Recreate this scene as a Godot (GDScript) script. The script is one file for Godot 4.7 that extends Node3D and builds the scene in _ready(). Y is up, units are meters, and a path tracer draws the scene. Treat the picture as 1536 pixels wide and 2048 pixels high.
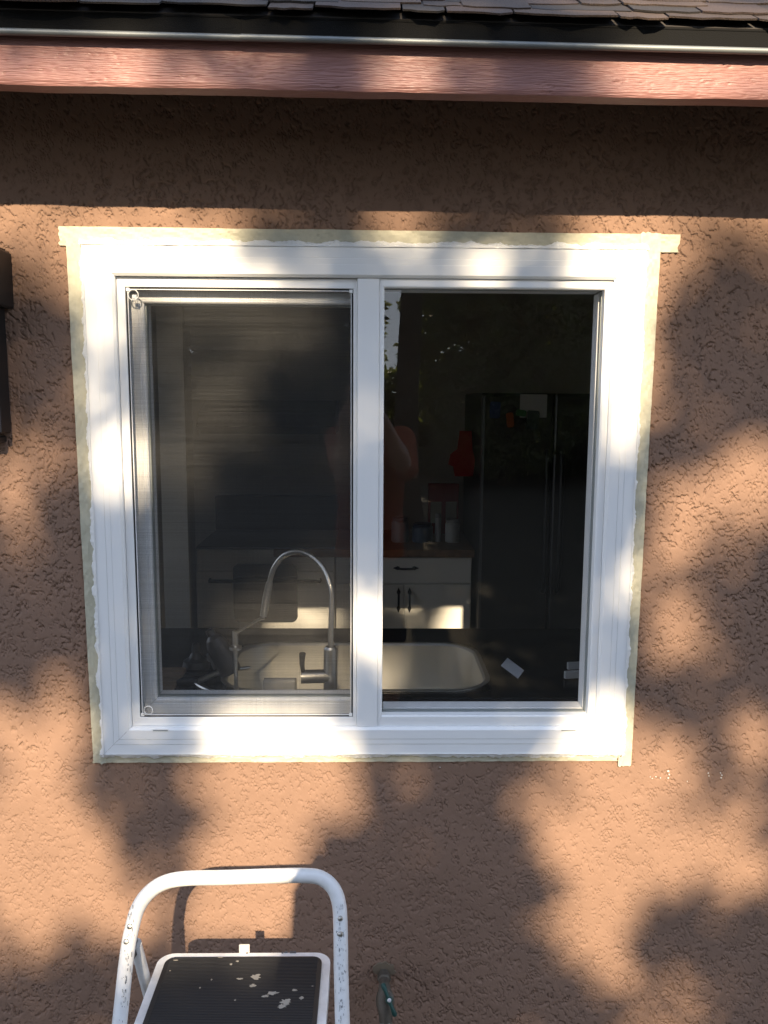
extends Node3D
# Exterior of a stucco house: a newly fitted white sliding window, taped round, with dappled late sun.
# Wall plane is z = 0, outside is +z, the kitchen is at -z, the ground is y = 0.

const CAM := Vector3(0.009, 1.70, 1.8594)
const FOCAL := 1657.0
const W2 := 0.610          # half width of the window's outer flange
const WB := 0.8727         # its bottom and top
const WT := 2.0282
const SUN := Vector3(0.01542, 0.49847, 0.86677)   # towards the sun, read off the shadows of eave and stool
var cam_basis: Basis
var rng := RandomNumberGenerator.new()
var used := {}
var M := {}
var stucco_data: PackedByteArray

func _ready():
	rng.seed = 7
	# ---------- camera, sky, sun, exposure
	cam_basis = Basis(Vector3.UP, deg_to_rad(-1.045)) * Basis(Vector3.RIGHT, deg_to_rad(-7.770)) * Basis(Vector3.BACK, deg_to_rad(0.35))
	var cam := Camera3D.new()
	cam.name = "camera"
	cam.transform = Transform3D(cam_basis, CAM)
	cam.fov = rad_to_deg(2.0 * atan(1024.0 / FOCAL))
	cam.near = 0.02
	cam.far = 400.0
	add_child(cam)
	cam.current = true
	var env := Environment.new()
	env.background_mode = Environment.BG_SKY
	var sm := ProceduralSkyMaterial.new()
	sm.sky_top_color = Color(0.60, 0.66, 0.77)
	sm.sky_horizon_color = Color(0.86, 0.89, 0.92)
	sm.sky_curve = 0.18
	sm.ground_bottom_color = Color(0.30, 0.27, 0.24)
	sm.ground_horizon_color = Color(0.55, 0.55, 0.55)
	var sky := Sky.new()
	sky.sky_material = sm
	env.sky = sky
	env.background_energy_multiplier = 1.22
	env.tonemap_mode = Environment.TONE_MAPPER_LINEAR
	env.tonemap_exposure = 2.35
	env.sdfgi_enabled = true
	env.ssao_enabled = true
	env.ssil_enabled = true
	var we := WorldEnvironment.new()
	we.name = "world_environment"
	we.environment = env
	add_child(we)
	var sun := DirectionalLight3D.new()
	sun.name = "sun"
	sun.light_energy = 1.6
	sun.light_color = Color(1.0, 0.91, 0.77)
	sun.light_angular_distance = 0.53
	sun.shadow_enabled = true
	sun.transform.basis = Basis.looking_at(-SUN, Vector3.UP)
	add_child(sun)
	# ---------- what stands there
	materials()
	ground()
	house()
	kitchen_shell()
	window()
	tape()
	lantern()
	stool()
	hose_bib()
	kitchen()
	trees()
	person()

# ================================================================ pixels to places
func ray(px, py) -> Vector3:
	return cam_basis * Vector3((px - 768.0) / FOCAL, (1024.0 - py) / FOCAL, -1.0)
func P(px, py, z) -> Vector3:          # the point behind that pixel on the upright plane z
	var d := ray(px, py)
	return CAM + d * ((z - CAM.z) / d.z)
func PH(px, py, h) -> Vector3:         # the point behind that pixel on the level plane y = h
	var d := ray(px, py)
	return CAM + d * ((h - CAM.y) / d.y)
func PP(px, py, at: Vector3, n: Vector3) -> Vector3:
	var d := ray(px, py)
	return CAM + d * ((at - CAM).dot(n) / d.dot(n))

# ================================================================ shapes
func mb() -> SurfaceTool:
	var st := SurfaceTool.new()
	st.begin(Mesh.PRIMITIVE_TRIANGLES)
	return st
func tri3(st: SurfaceTool, a: Vector3, b: Vector3, c: Vector3, na: Vector3, nb: Vector3, nc: Vector3):
	if (b - a).cross(c - a).dot(na + nb + nc) > 0.0:
		var t := b; b = c; c = t
		t = nb; nb = nc; nc = t
	st.set_normal(na); st.add_vertex(a)
	st.set_normal(nb); st.add_vertex(b)
	st.set_normal(nc); st.add_vertex(c)
func quad(st, a: Vector3, b: Vector3, c: Vector3, d: Vector3, n: Vector3):
	tri3(st, a, b, c, n, n, n)
	tri3(st, a, c, d, n, n, n)
func flat(st, a: Vector3, b: Vector3, c: Vector3, d: Vector3, inside: Vector3):   # a flat quad that faces away from inside
	var n := (b - a).cross(d - a)
	if n.length() < 1e-12: n = (c - b).cross(d - b)
	n = n.normalized()
	if n.dot((a + b + c + d) * 0.25 - inside) < 0.0: n = -n
	quad(st, a, b, c, d, n)
func bx(st, c: Vector3, s: Vector3, bev := 0.002, x := Transform3D.IDENTITY):      # box with chamfered edges
	var h := s * 0.5
	var b: float = min(bev, min(h.x, min(h.y, h.z)) * 0.45)
	var T := func(v): return x * (c + v)
	var ctr: Vector3 = x * c
	for ax in 3:
		var u := (ax + 1) % 3
		var v := (ax + 2) % 3
		for sg in [-1.0, 1.0]:
			var q := []
			for k in [[-1, -1], [1, -1], [1, 1], [-1, 1]]:
				var p := Vector3.ZERO
				p[ax] = sg * h[ax]
				p[u] = k[0] * (h[u] - b)
				p[v] = k[1] * (h[v] - b)
				q.append(T.call(p))
			flat(st, q[0], q[1], q[2], q[3], ctr)
		if b > 0.0:
			for su in [-1.0, 1.0]:
				for sv in [-1.0, 1.0]:
					var q2 := []
					for k2 in [[-1, 0], [1, 0], [1, 1], [-1, 1]]:
						var p2 := Vector3.ZERO
						p2[ax] = k2[0] * (h[ax] - b)
						p2[u] = su * (h[u] - (b if k2[1] == 0 else 0.0))
						p2[v] = sv * (h[v] - (0.0 if k2[1] == 0 else b))
						q2.append(T.call(p2))
					flat(st, q2[0], q2[1], q2[2], q2[3], ctr)
	if b > 0.0:
		for sx in [-1.0, 1.0]:
			for sy in [-1.0, 1.0]:
				for sz in [-1.0, 1.0]:
					var p0: Vector3 = T.call(Vector3(sx * h.x, sy * (h.y - b), sz * (h.z - b)))
					var p1: Vector3 = T.call(Vector3(sx * (h.x - b), sy * h.y, sz * (h.z - b)))
					var p2b: Vector3 = T.call(Vector3(sx * (h.x - b), sy * (h.y - b), sz * h.z))
					var n: Vector3 = (x.basis * Vector3(sx, sy, sz)).normalized()
					tri3(st, p0, p1, p2b, n, n, n)
func bar(st, a: Vector3, b: Vector3, w: float, t: float, bev := 0.001, up := Vector3.UP):   # box from a to b
	var z := (b - a).normalized()
	var xx := up.cross(z)
	if xx.length() < 0.01: xx = Vector3.RIGHT.cross(z)
	xx = xx.normalized()
	bx(st, Vector3.ZERO, Vector3(w, t, (b - a).length()), bev, Transform3D(Basis(xx, z.cross(xx), z), (a + b) * 0.5))
func tube(st, pts: Array, rad, n := 10, capped := true):
	var m := pts.size()
	var side := Vector3.ZERO
	var rings := []
	var norms := []
	for i in m:
		var t: Vector3 = (pts[min(i + 1, m - 1)] - pts[max(i - 1, 0)]).normalized()
		if i == 0:
			side = t.cross(Vector3.UP if abs(t.y) < 0.9 else Vector3.RIGHT).normalized()
		else:
			side = (side - t * side.dot(t)).normalized()
		var up := t.cross(side)
		var r: float = rad[i] if rad is Array else rad
		var ring := []
		var nn := []
		for k in n:
			var a := TAU * k / n
			var d := side * cos(a) + up * sin(a)
			ring.append(pts[i] + d * r)
			nn.append(d)
		rings.append(ring)
		norms.append(nn)
	for i in m - 1:
		for k in n:
			var l := (k + 1) % n
			tri3(st, rings[i][k], rings[i + 1][k], rings[i + 1][l], norms[i][k], norms[i + 1][k], norms[i + 1][l])
			tri3(st, rings[i][k], rings[i + 1][l], rings[i][l], norms[i][k], norms[i + 1][l], norms[i][l])
	if capped:
		for e in [0, m - 1]:
			var d2: Vector3 = (pts[e] - pts[1 if e == 0 else m - 2]).normalized()
			for k in n:
				tri3(st, pts[e], rings[e][k], rings[e][(k + 1) % n], d2, d2, d2)
func lathe(st, prof: Array, n := 16, x := Transform3D.IDENTITY):    # profile of (radius, height) turned about y
	for i in prof.size() - 1:
		var a: Vector2 = prof[i]
		var b: Vector2 = prof[i + 1]
		var e := b - a
		var nn := Vector2(e.y, -e.x).normalized()
		for k in n:
			var a0 := TAU * k / n
			var a1 := TAU * (k + 1) / n
			var f := func(p, an): return x * Vector3(p.x * cos(an), p.y, p.x * sin(an))
			var g := func(an): return (x.basis * Vector3(nn.x * cos(an), nn.y, nn.x * sin(an))).normalized()
			tri3(st, f.call(a, a0), f.call(b, a0), f.call(b, a1), g.call(a0), g.call(a0), g.call(a1))
			tri3(st, f.call(a, a0), f.call(b, a1), f.call(a, a1), g.call(a0), g.call(a1), g.call(a1))
func prism(st, poly: PackedVector2Array, t: float, x := Transform3D.IDENTITY):   # outline in xy, from z = 0 to t
	var idx := Geometry2D.triangulate_polygon(poly)
	var nz := (x.basis * Vector3(0, 0, 1)).normalized()
	for k in range(0, idx.size(), 3):
		var a := poly[idx[k]]
		var b := poly[idx[k + 1]]
		var c := poly[idx[k + 2]]
		tri3(st, x * Vector3(a.x, a.y, t), x * Vector3(b.x, b.y, t), x * Vector3(c.x, c.y, t), nz, nz, nz)
		tri3(st, x * Vector3(a.x, a.y, 0), x * Vector3(b.x, b.y, 0), x * Vector3(c.x, c.y, 0), -nz, -nz, -nz)
	var ccw := 0.0
	for k in poly.size():
		ccw += poly[k].cross(poly[(k + 1) % poly.size()])
	for k in poly.size():
		var a2 := poly[k]
		var b2 := poly[(k + 1) % poly.size()]
		var e: Vector2 = (b2 - a2) * signf(ccw)
		var n := (x.basis * Vector3(e.y, -e.x, 0)).normalized()
		quad(st, x * Vector3(a2.x, a2.y, 0), x * Vector3(b2.x, b2.y, 0), x * Vector3(b2.x, b2.y, t), x * Vector3(a2.x, a2.y, t), n)
func round_rect(w: float, h: float, r: float, n := 6) -> PackedVector2Array:
	var o := PackedVector2Array()
	for q in 4:
		var c := Vector2((w / 2 - r) * [1, -1, -1, 1][q], (h / 2 - r) * [1, 1, -1, -1][q])
		for k in n + 1:
			var a := (q + float(k) / n) * PI / 2
			o.append(c + Vector2(cos(a), sin(a)) * r)
	return o
func smooth_path(pts: Array, per := 6) -> Array:     # Catmull-Rom
	var o := []
	for i in pts.size() - 1:
		var a: Vector3 = pts[max(i - 1, 0)]
		var b: Vector3 = pts[i]
		var c: Vector3 = pts[i + 1]
		var d: Vector3 = pts[min(i + 2, pts.size() - 1)]
		for k in per:
			o.append(b.cubic_interpolate(c, a, d, float(k) / per))
	o.append(pts[-1])
	return o

# ================================================================ naming
func numbered(called: String) -> String:
	used[called] = used.get(called, 0) + 1
	return called if used[called] == 1 else "%s_%03d" % [called, used[called] - 1]
func obj(called: String, st, m: Material, parent: Node = self) -> MeshInstance3D:
	var o := MeshInstance3D.new()
	o.mesh = st.commit() if st is SurfaceTool else st
	o.material_override = m
	o.name = numbered(called) if parent == self else called
	parent.add_child(o, true)
	return o
func tag(o, label: String, category: String, group := ""):
	o.set_meta("label", label)
	o.set_meta("category", category)
	if group: o.set_meta("group", group)
	return o
func thing(called: String, label: String, category: String, at := Vector3.ZERO, group := "") -> Node3D:
	var o := Node3D.new()
	o.name = numbered(called)
	add_child(o)
	o.position = at
	return tag(o, label, category, group)
func struct(called: String, st, m: Material) -> MeshInstance3D:
	var o := obj(called, st, m)
	o.set_meta("kind", "structure")
	return o

# ================================================================ materials
func noise(seed_: int, freq: float, oct := 3, type := FastNoiseLite.TYPE_SIMPLEX_SMOOTH) -> FastNoiseLite:
	var n := FastNoiseLite.new()
	n.seed = seed_
	n.frequency = freq
	n.noise_type = type
	n.fractal_octaves = oct
	n.fractal_type = FastNoiseLite.FRACTAL_FBM if oct > 1 else FastNoiseLite.FRACTAL_NONE
	return n
func mat(c: Color, rough := 0.6, metal := 0.0) -> StandardMaterial3D:      # c is a linear, real-world base colour
	var m := StandardMaterial3D.new()
	m.albedo_color = c.linear_to_srgb()
	m.roughness = rough
	m.metallic = metal
	return m
func tex(seed_: int, freq: float, w := 512, h := 512, oct := 4, lo := 0.0, hi := 1.0, stretch := Vector2.ONE) -> ImageTexture:
	var n := noise(seed_, freq, oct)
	var im := n.get_seamless_image(w, h)
	if stretch != Vector2.ONE:
		im.resize(int(w * stretch.x), int(h * stretch.y), Image.INTERPOLATE_CUBIC)
	im.convert(Image.FORMAT_RGB8)
	if lo != 0.0 or hi != 1.0:
		im.adjust_bcs(1.0, 1.0, 1.0)
		for y in im.get_height():
			for x in im.get_width():
				var v := lo + (hi - lo) * im.get_pixel(x, y).r
				im.set_pixel(x, y, Color(v, v, v))
	return ImageTexture.create_from_image(im)
func mottle(m: StandardMaterial3D, t: Texture2D, scale: float) -> StandardMaterial3D:
	m.albedo_texture = t
	m.uv1_triplanar = true
	m.uv1_world_triplanar = true
	m.uv1_scale = Vector3.ONE * scale
	return m
func relief(m: StandardMaterial3D, t: Texture2D, cm: float, scale: float) -> StandardMaterial3D:
	m.heightmap_enabled = true
	m.heightmap_texture = t
	m.heightmap_scale = cm
	m.uv1_triplanar = true
	m.uv1_world_triplanar = true
	m.uv1_scale = Vector3.ONE * scale
	return m
func stucco_relief() -> ImageTexture:
	# trowelled lace stucco, 2.05 m to a side: short crooked tears, sharp at the upper lip and running out below, with pores between
	var n := 2048
	var na := noise(81, 0.036, 3)
	na.domain_warp_enabled = true
	na.domain_warp_amplitude = 22.0
	na.domain_warp_frequency = 0.03
	var nb := noise(82, 0.020, 2)
	var na2 := noise(86, 0.075, 2)
	na2.domain_warp_enabled = true
	na2.domain_warp_amplitude = 9.0
	na2.domain_warp_frequency = 0.06
	var a2 := na2.get_seamless_image(n, n).get_data()
	var nd := noise(83, 0.0035, 2)
	var nf := noise(84, 0.16, 2)
	var a := na.get_seamless_image(n, n).get_data()
	var g := nb.get_seamless_image(n, n).get_data()
	var d := nd.get_seamless_image(n, n).get_data()
	var f := nf.get_seamless_image(n, n).get_data()
	var out := PackedByteArray()
	out.resize(n * n)
	var run := PackedFloat32Array()
	run.resize(n)
	var grit := RandomNumberGenerator.new()
	grit.seed = 3
	var rnd := PackedByteArray()
	rnd.resize(8192)
	for q in 8192: rnd[q] = grit.randi() & 255
	for y in n:
		var up := 2.05 * (1.0 - float(y) / n)        # metres above the ground on the wall
		var calm := smoothstep(0.25, 0.45, up) * (1.0 - smoothstep(0.78, 0.98, up))     # trowelled smoother below the window
		var jump := grit.randi() & 4095
		for x in n:
			var k := y * n + x
			var l := 1.0 - absf(a[k] - 124.0) / (7.0 + g[k] * 0.03)
			var deep := 0.0
			var gate := (g[k] - 132.0 - calm * 10.0 + (d[k] - 127.0) * 0.55) / 22.0
			if l > 0.0 and gate > 0.0:
				deep = minf(l * 1.7, 1.0) * minf(gate, 1.0) * (1.0 - 0.45 * calm)
			var pore := (f[k] - 210.0 + (d[k] - 127.0) * 0.12) / 18.0
			var l2 := 1.0 - absf(a2[k] - 124.0) / 10.0
			var gate2 := (96.0 - g[k] - calm * 6.0 + (127.0 - d[k]) * 0.45 + (f[k] - 127.0) * 0.25) / 20.0
			if l2 > 0.0 and gate2 > 0.0:
				deep = maxf(deep, minf(l2 * 1.6, 1.0) * minf(gate2, 1.0) * 0.75)
			var r := run[x] * 0.62
			if deep > r: r = deep
			run[x] = r
			if pore > r: r = minf(pore, 0.7)
			out[k] = int(clampf(205.0 - r * 190.0 + (f[k] - 127.0) * 0.03 + (a[k] - 127.0) * 0.04 + (rnd[(x + jump) & 8191] - 127.0) * 0.055, 0.0, 255.0))
	stucco_data = out
	var im := Image.create_from_data(n, n, false, Image.FORMAT_L8, out)
	return ImageTexture.create_from_image(im)
func materials():
	var blotch := tex(3, 0.012, 256, 256, 5, 0.80, 1.0)
	var faint := tex(4, 0.02, 256, 256, 4, 0.93, 1.0)
	var fine := tex(5, 0.08, 512, 512, 4)
	M.fine = fine
	M.blotch = blotch
	M.stucco = relief(mottle(mat(Color(0.255, 0.155, 0.107), 0.92), faint, 0.4878), stucco_relief(), 0.33, 0.4878)
	M.vinyl = mat(Color(0.86, 0.86, 0.85), 0.40)
	M.caulk = mat(Color(0.82, 0.82, 0.80), 0.30)
	M.tape = mottle(mat(Color(0.54, 0.51, 0.385), 0.6), faint, 9.0)
	M.black = mat(Color(0.012, 0.012, 0.013), 0.45)
	M.rubber = mat(Color(0.015, 0.015, 0.016), 0.6)
	M.screen_wire = mat(Color(0.070, 0.069, 0.068), 0.4)
	M.spacer = mat(Color(0.33, 0.36, 0.35), 0.45, 0.3)
	M.paint_fascia = relief(mottle(mat(Color(0.315, 0.150, 0.130), 0.45), faint, 3.0), fine, 0.14, 3.0)
	M.paint_fascia.uv1_scale = Vector3(0.45, 7.0, 7.0)
	M.drip_black = relief(mat(Color(0.012, 0.012, 0.012), 0.9), fine, 0.05, 9.0)
	M.drip_black.metallic_specular = 0.15
	M.drip_metal = mat(Color(0.22, 0.235, 0.235), 0.5, 0.5)
	M.steel = mat(Color(0.60, 0.58, 0.54), 0.30, 1.0)
	M.steel_brushed = mat(Color(0.70, 0.68, 0.62), 0.46, 1.0)
	M.steel_dull = mat(Color(0.35, 0.34, 0.32), 0.42, 1.0)
	M.white_metal = relief(mottle(mat(Color(0.76, 0.76, 0.75), 0.35), faint, 9.0), fine, 0.006, 9.0)
	M.chip = mat(Color(0.10, 0.105, 0.115), 0.55, 0.3)
	M.glass = StandardMaterial3D.new()
	M.glass.transparency = BaseMaterial3D.TRANSPARENCY_ALPHA
	M.glass.albedo_color = Color(0.02, 0.03, 0.03, 0.01)
	M.glass.roughness = 0.0
	M.wall_in = mat(Color(0.50, 0.47, 0.42), 0.8)
	M.cabinet = mat(Color(0.78, 0.76, 0.69), 0.4)
	M.granite = mottle(mat(Color(0.012, 0.012, 0.013), 0.22), blotch, 20.0)
	M.granite.metallic_specular = 0.2
	M.wood = mottle(mat(Color(0.22, 0.11, 0.05), 0.5), blotch, 6.0)
	M.fridge = mat(Color(0.045, 0.043, 0.042), 0.38)
	M.iron = mat(Color(0.012, 0.012, 0.012), 0.5)
	M.earth = relief(mottle(mat(Color(0.085, 0.075, 0.05), 0.95), blotch, 0.7), fine, 1.0, 0.7)
	M.brass = mottle(mat(Color(0.13, 0.11, 0.085), 0.55, 0.3), blotch, 30.0)
	M.green = mat(Color(0.010, 0.055, 0.045), 0.5)
	M.paper = mat(Color(0.55, 0.57, 0.60), 0.7)
	M.bark = relief(mottle(mat(Color(0.075, 0.055, 0.04), 0.95), blotch, 2.0), fine, 1.5, 3.0)
	M.leaf = mat(Color(0.035, 0.062, 0.020), 0.6)
	M.leaf2 = mat(Color(0.045, 0.060, 0.025), 0.6)
	M.leaf3 = mat(Color(0.075, 0.085, 0.035), 0.6)
	for k in ["leaf", "leaf2", "leaf3"]:
		M[k].backlight_enabled = true
		M[k].backlight = Color(0.16, 0.20, 0.07) if k == "leaf" else Color(0.55, 0.60, 0.30)
	M.skin = mat(Color(0.42, 0.25, 0.17), 0.5)
	M.orange = mat(Color(0.26, 0.06, 0.024), 0.9)
	M.dark_cloth = mat(Color(0.03, 0.03, 0.035), 0.9)
	M.hair = mat(Color(0.03, 0.02, 0.012), 0.6)

# ================================================================ ground
func ground():
	var st := mb()
	quad(st, Vector3(-80, 0, -60), Vector3(80, 0, -60), Vector3(80, 0, 120), Vector3(-80, 0, 120), Vector3.UP)
	struct("ground", st, M.earth)

# ================================================================ house: stucco wall and eave
func stucco_height(nw, nl, x: float, y: float) -> float:
	# the same tears as the relief texture, cut into the surface, on a gently uneven coat
	var c := int(fposmod(x * 0.4878, 1.0) * 2048.0) & 2047
	var r := int(fposmod(-y * 0.4878, 1.0) * 2048.0) & 2047
	return (float(stucco_data[r * 2048 + c]) - 205.0) / 190.0 * 0.0034 + nw.get_noise_2d(x, y) * 0.0006 + nl.get_noise_2d(x, y) * 0.0016
func stucco_mesh() -> ArrayMesh:
	var nw := noise(13, 22.0, 2)
	var nl := noise(14, 5.0, 2)
	var x0 := -1.20
	var y0 := 0.0
	var s := 0.0024
	var nx := 1042
	var ny := 1042
	var hs := PackedFloat32Array()
	hs.resize(nx * ny)
	var hx := W2 - 0.045
	var hy0 := WB + 0.045
	var hy1 := WT - 0.045
	for j in ny:
		var y := y0 + j * s
		var row: bool = y > hy0 + 0.006 and y < hy1 - 0.006
		for i in nx:
			var x := x0 + i * s
			if row and absf(x) < hx - 0.006: continue
			hs[j * nx + i] = stucco_height(nw, nl, x, y)
	var v := PackedVector3Array()
	var nn := PackedVector3Array()
	v.resize(nx * ny)
	nn.resize(nx * ny)
	for j in ny:
		for i in nx:
			var k := j * nx + i
			v[k] = Vector3(x0 + i * s, y0 + j * s, hs[k])
			var gx := hs[k + (1 if i < nx - 1 else 0)] - hs[k - (1 if i > 0 else 0)]
			var gy := hs[k + (nx if j < ny - 1 else 0)] - hs[k - (nx if j > 0 else 0)]
			nn[k] = Vector3(-gx, -gy, 2.0 * s).normalized()
	var ix := PackedInt32Array()
	for j in ny - 1:
		var y := y0 + j * s
		var row: bool = y > hy0 and y + s < hy1
		for i in nx - 1:
			var x := x0 + i * s
			if row and x > -hx and x + s < hx: continue
			var k := j * nx + i
			ix.append_array([k, k + nx, k + 1, k + 1, k + nx, k + nx + 1])
	var a := []
	a.resize(Mesh.ARRAY_MAX)
	a[Mesh.ARRAY_VERTEX] = v
	a[Mesh.ARRAY_NORMAL] = nn
	a[Mesh.ARRAY_INDEX] = ix
	var m := ArrayMesh.new()
	m.add_surface_from_arrays(Mesh.PRIMITIVE_TRIANGLES, a)
	return m
const EZ := 0.266          # front face of the fascia
const SLOPE := 0.68        # roof rise over run
func house():
	var h := thing("house", "brown stucco house wall under an eave with red painted fascia", "house")
	obj("stucco_wall", stucco_mesh(), M.stucco, h)
	# the wall beyond the part modelled in relief, and its thickness round the window opening
	var st := mb()
	quad(st, Vector3(-1.87, 0, 0), Vector3(-1.2, 0, 0), Vector3(-1.2, 2.502, 0), Vector3(-1.87, 2.502, 0), Vector3(0, 0, 1))  # wall ends at an invented corner, leaving sky for the added side window
	quad(st, Vector3(1.2984, 0, 0), Vector3(6, 0, 0), Vector3(6, 2.502, 0), Vector3(1.2984, 2.502, 0), Vector3(0, 0, 1))
	bx(st, Vector3(-1.235, 1.3, -0.08), Vector3(1.25, 2.6, 0.12), 0.0)
	bx(st, Vector3(3.31, 1.3, -0.08), Vector3(5.4, 2.6, 0.12), 0.0)
	bx(st, Vector3(0, (WB + 0.03) / 2, -0.08), Vector3(1.22, WB + 0.03, 0.12), 0.0)
	bx(st, Vector3(0, (WT - 0.03 + 2.6) / 2, -0.08), Vector3(1.22, 2.6 - WT + 0.03, 0.12), 0.0)
	obj("wall_core", st, M.stucco, h)
	# flecks of white paint and a dab of caulk left on the wall
	st = mb()
	for q in [[1336, 1542, 3.0], [1338, 1548, 2.4], [1336, 1555, 2.6], [1311, 1553, 2.0], [1304, 1556, 1.8], [1320, 1555, 1.8], [1416, 1546, 2.0], [1417, 1551, 1.7], [1440, 1545, 2.4], [1443, 1550, 2.2], [1441, 1555, 2.6], [1374, 1562, 1.6], [1300, 1553, 1.4], [880, 1534, 1.6]]:
		var fc := P(q[0], q[1], 0.0)
		var fpoly := PackedVector2Array()
		for k in 9: fpoly.append(Vector2.from_angle(TAU * k / 9) * q[2] * 0.00105 * rng.randf_range(0.35, 1.1))
		prism(st, fpoly, 0.0012, Transform3D(Basis.IDENTITY, Vector3(fc.x, fc.y, 0.0012)))
	obj("paint_flecks", st, mat(Color(0.55, 0.52, 0.47), 0.8), h).set_meta("kind", "stuff")
	# fascia board: painted timber with raised grain, cracks and a knot
	obj("fascia_board", fascia_mesh(), M.paint_fascia, h).rotation.z = -0.007
	# drip edge: two lengths, black face, bare metal lip
	var xj := P(448, 70, EZ + 0.02).x
	for q in [[-2.2, xj + 0.012, 0.0], [xj + 0.0015, 4.0, 0.0016]]:
		st = mb()
		var mid: float = (q[0] + q[1]) / 2
		var ln: float = q[1] - q[0]
		bx(st, Vector3(mid, 2.350, EZ + 0.012 + q[2]), Vector3(ln, 0.034, 0.004), 0.001)
		bx(st, Vector3(mid, 2.3665, EZ - 0.03 + q[2]), Vector3(ln, 0.004, 0.09), 0.001)
		var d := obj("drip_edge", st, M.drip_black, h)
		d.rotation.z = -0.012
		st = mb()
		tube(st, [Vector3(q[0], 2.3315, EZ + 0.0165 + q[2]), Vector3(q[1], 2.3315, EZ + 0.0165 + q[2])], 0.0058, 12)
		obj("metal_lip", st, M.drip_metal, d)
	# roof deck and shingles
	st = mb()
	var dz := 6.0
	var a := Vector3(-2.2, 2.370, EZ + 0.016)
	var b := Vector3(6, 2.370, EZ + 0.016)
	var up := Vector3(0, dz * SLOPE, -dz)
	var th := Vector3(0, -0.02, -0.0)
	var ctr := (a + b + up) * 0.5 + th * 0.5
	flat(st, a, b, b + up, a + up, ctr)
	flat(st, a + th + Vector3(0, 0, -0.02), b + th + Vector3(0, 0, -0.02), b + up + th, a + up + th, ctr)
	flat(st, a, b, b + th + Vector3(0, 0, -0.02), a + th + Vector3(0, 0, -0.02), ctr)
	var roof_mat := mottle(mat(Color(0.060, 0.053, 0.050), 0.95), M.blotch, 12.0)
	var roof := obj("roof", st, roof_mat, h)
	roof.rotation.z = -0.012
	var gran := []
	for k in 5:
		var c: Color = [Color(0.18, 0.125, 0.10), Color(0.27, 0.18, 0.13), Color(0.10, 0.08, 0.07), Color(0.33, 0.22, 0.155), Color(0.21, 0.14, 0.115)][k]
		gran.append(relief(mottle(mat(c, 0.95), M.fine, 11.0), M.fine, 0.12, 11.0))
	var along := Vector3(0, SLOPE, -1).normalized()
	var nrm := Vector3(0, 1, SLOPE).normalized()
	for row in 12:
		var x := -1.45 + rng.randf() * 0.1
		while x < 1.5:
			var w := rng.randf_range(0.07, 0.20)
			st = mb()
			var lift := rng.randf_range(0.000, 0.004)
			var back := rng.randf_range(-0.006, 0.006)
			var poly := PackedVector2Array([Vector2(0.002, back + rng.randf_range(0.0, 0.012)), Vector2(w * 0.2, back + rng.randf_range(-0.007, 0.008)), Vector2(w * 0.36, back + rng.randf_range(-0.007, 0.008)), Vector2(w * 0.55, back + rng.randf_range(-0.007, 0.008)), Vector2(w * 0.78, back + rng.randf_range(-0.007, 0.008)), Vector2(w - 0.002, back + rng.randf_range(0.0, 0.012)), Vector2(w - 0.002, 0.11), Vector2(0.002, 0.11)])
			var xf := Transform3D(Basis(Vector3.RIGHT, along, nrm), Vector3(x, 2.3705, EZ + 0.034) + along * (row * 0.046) + nrm * (0.002 + lift))
			xf.basis = Basis(Vector3.RIGHT, -0.035) * xf.basis
			prism(st, poly, 0.0032, xf)
			obj("shingle", st, gran[rng.randi() % 5], roof)
			x += w
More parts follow.
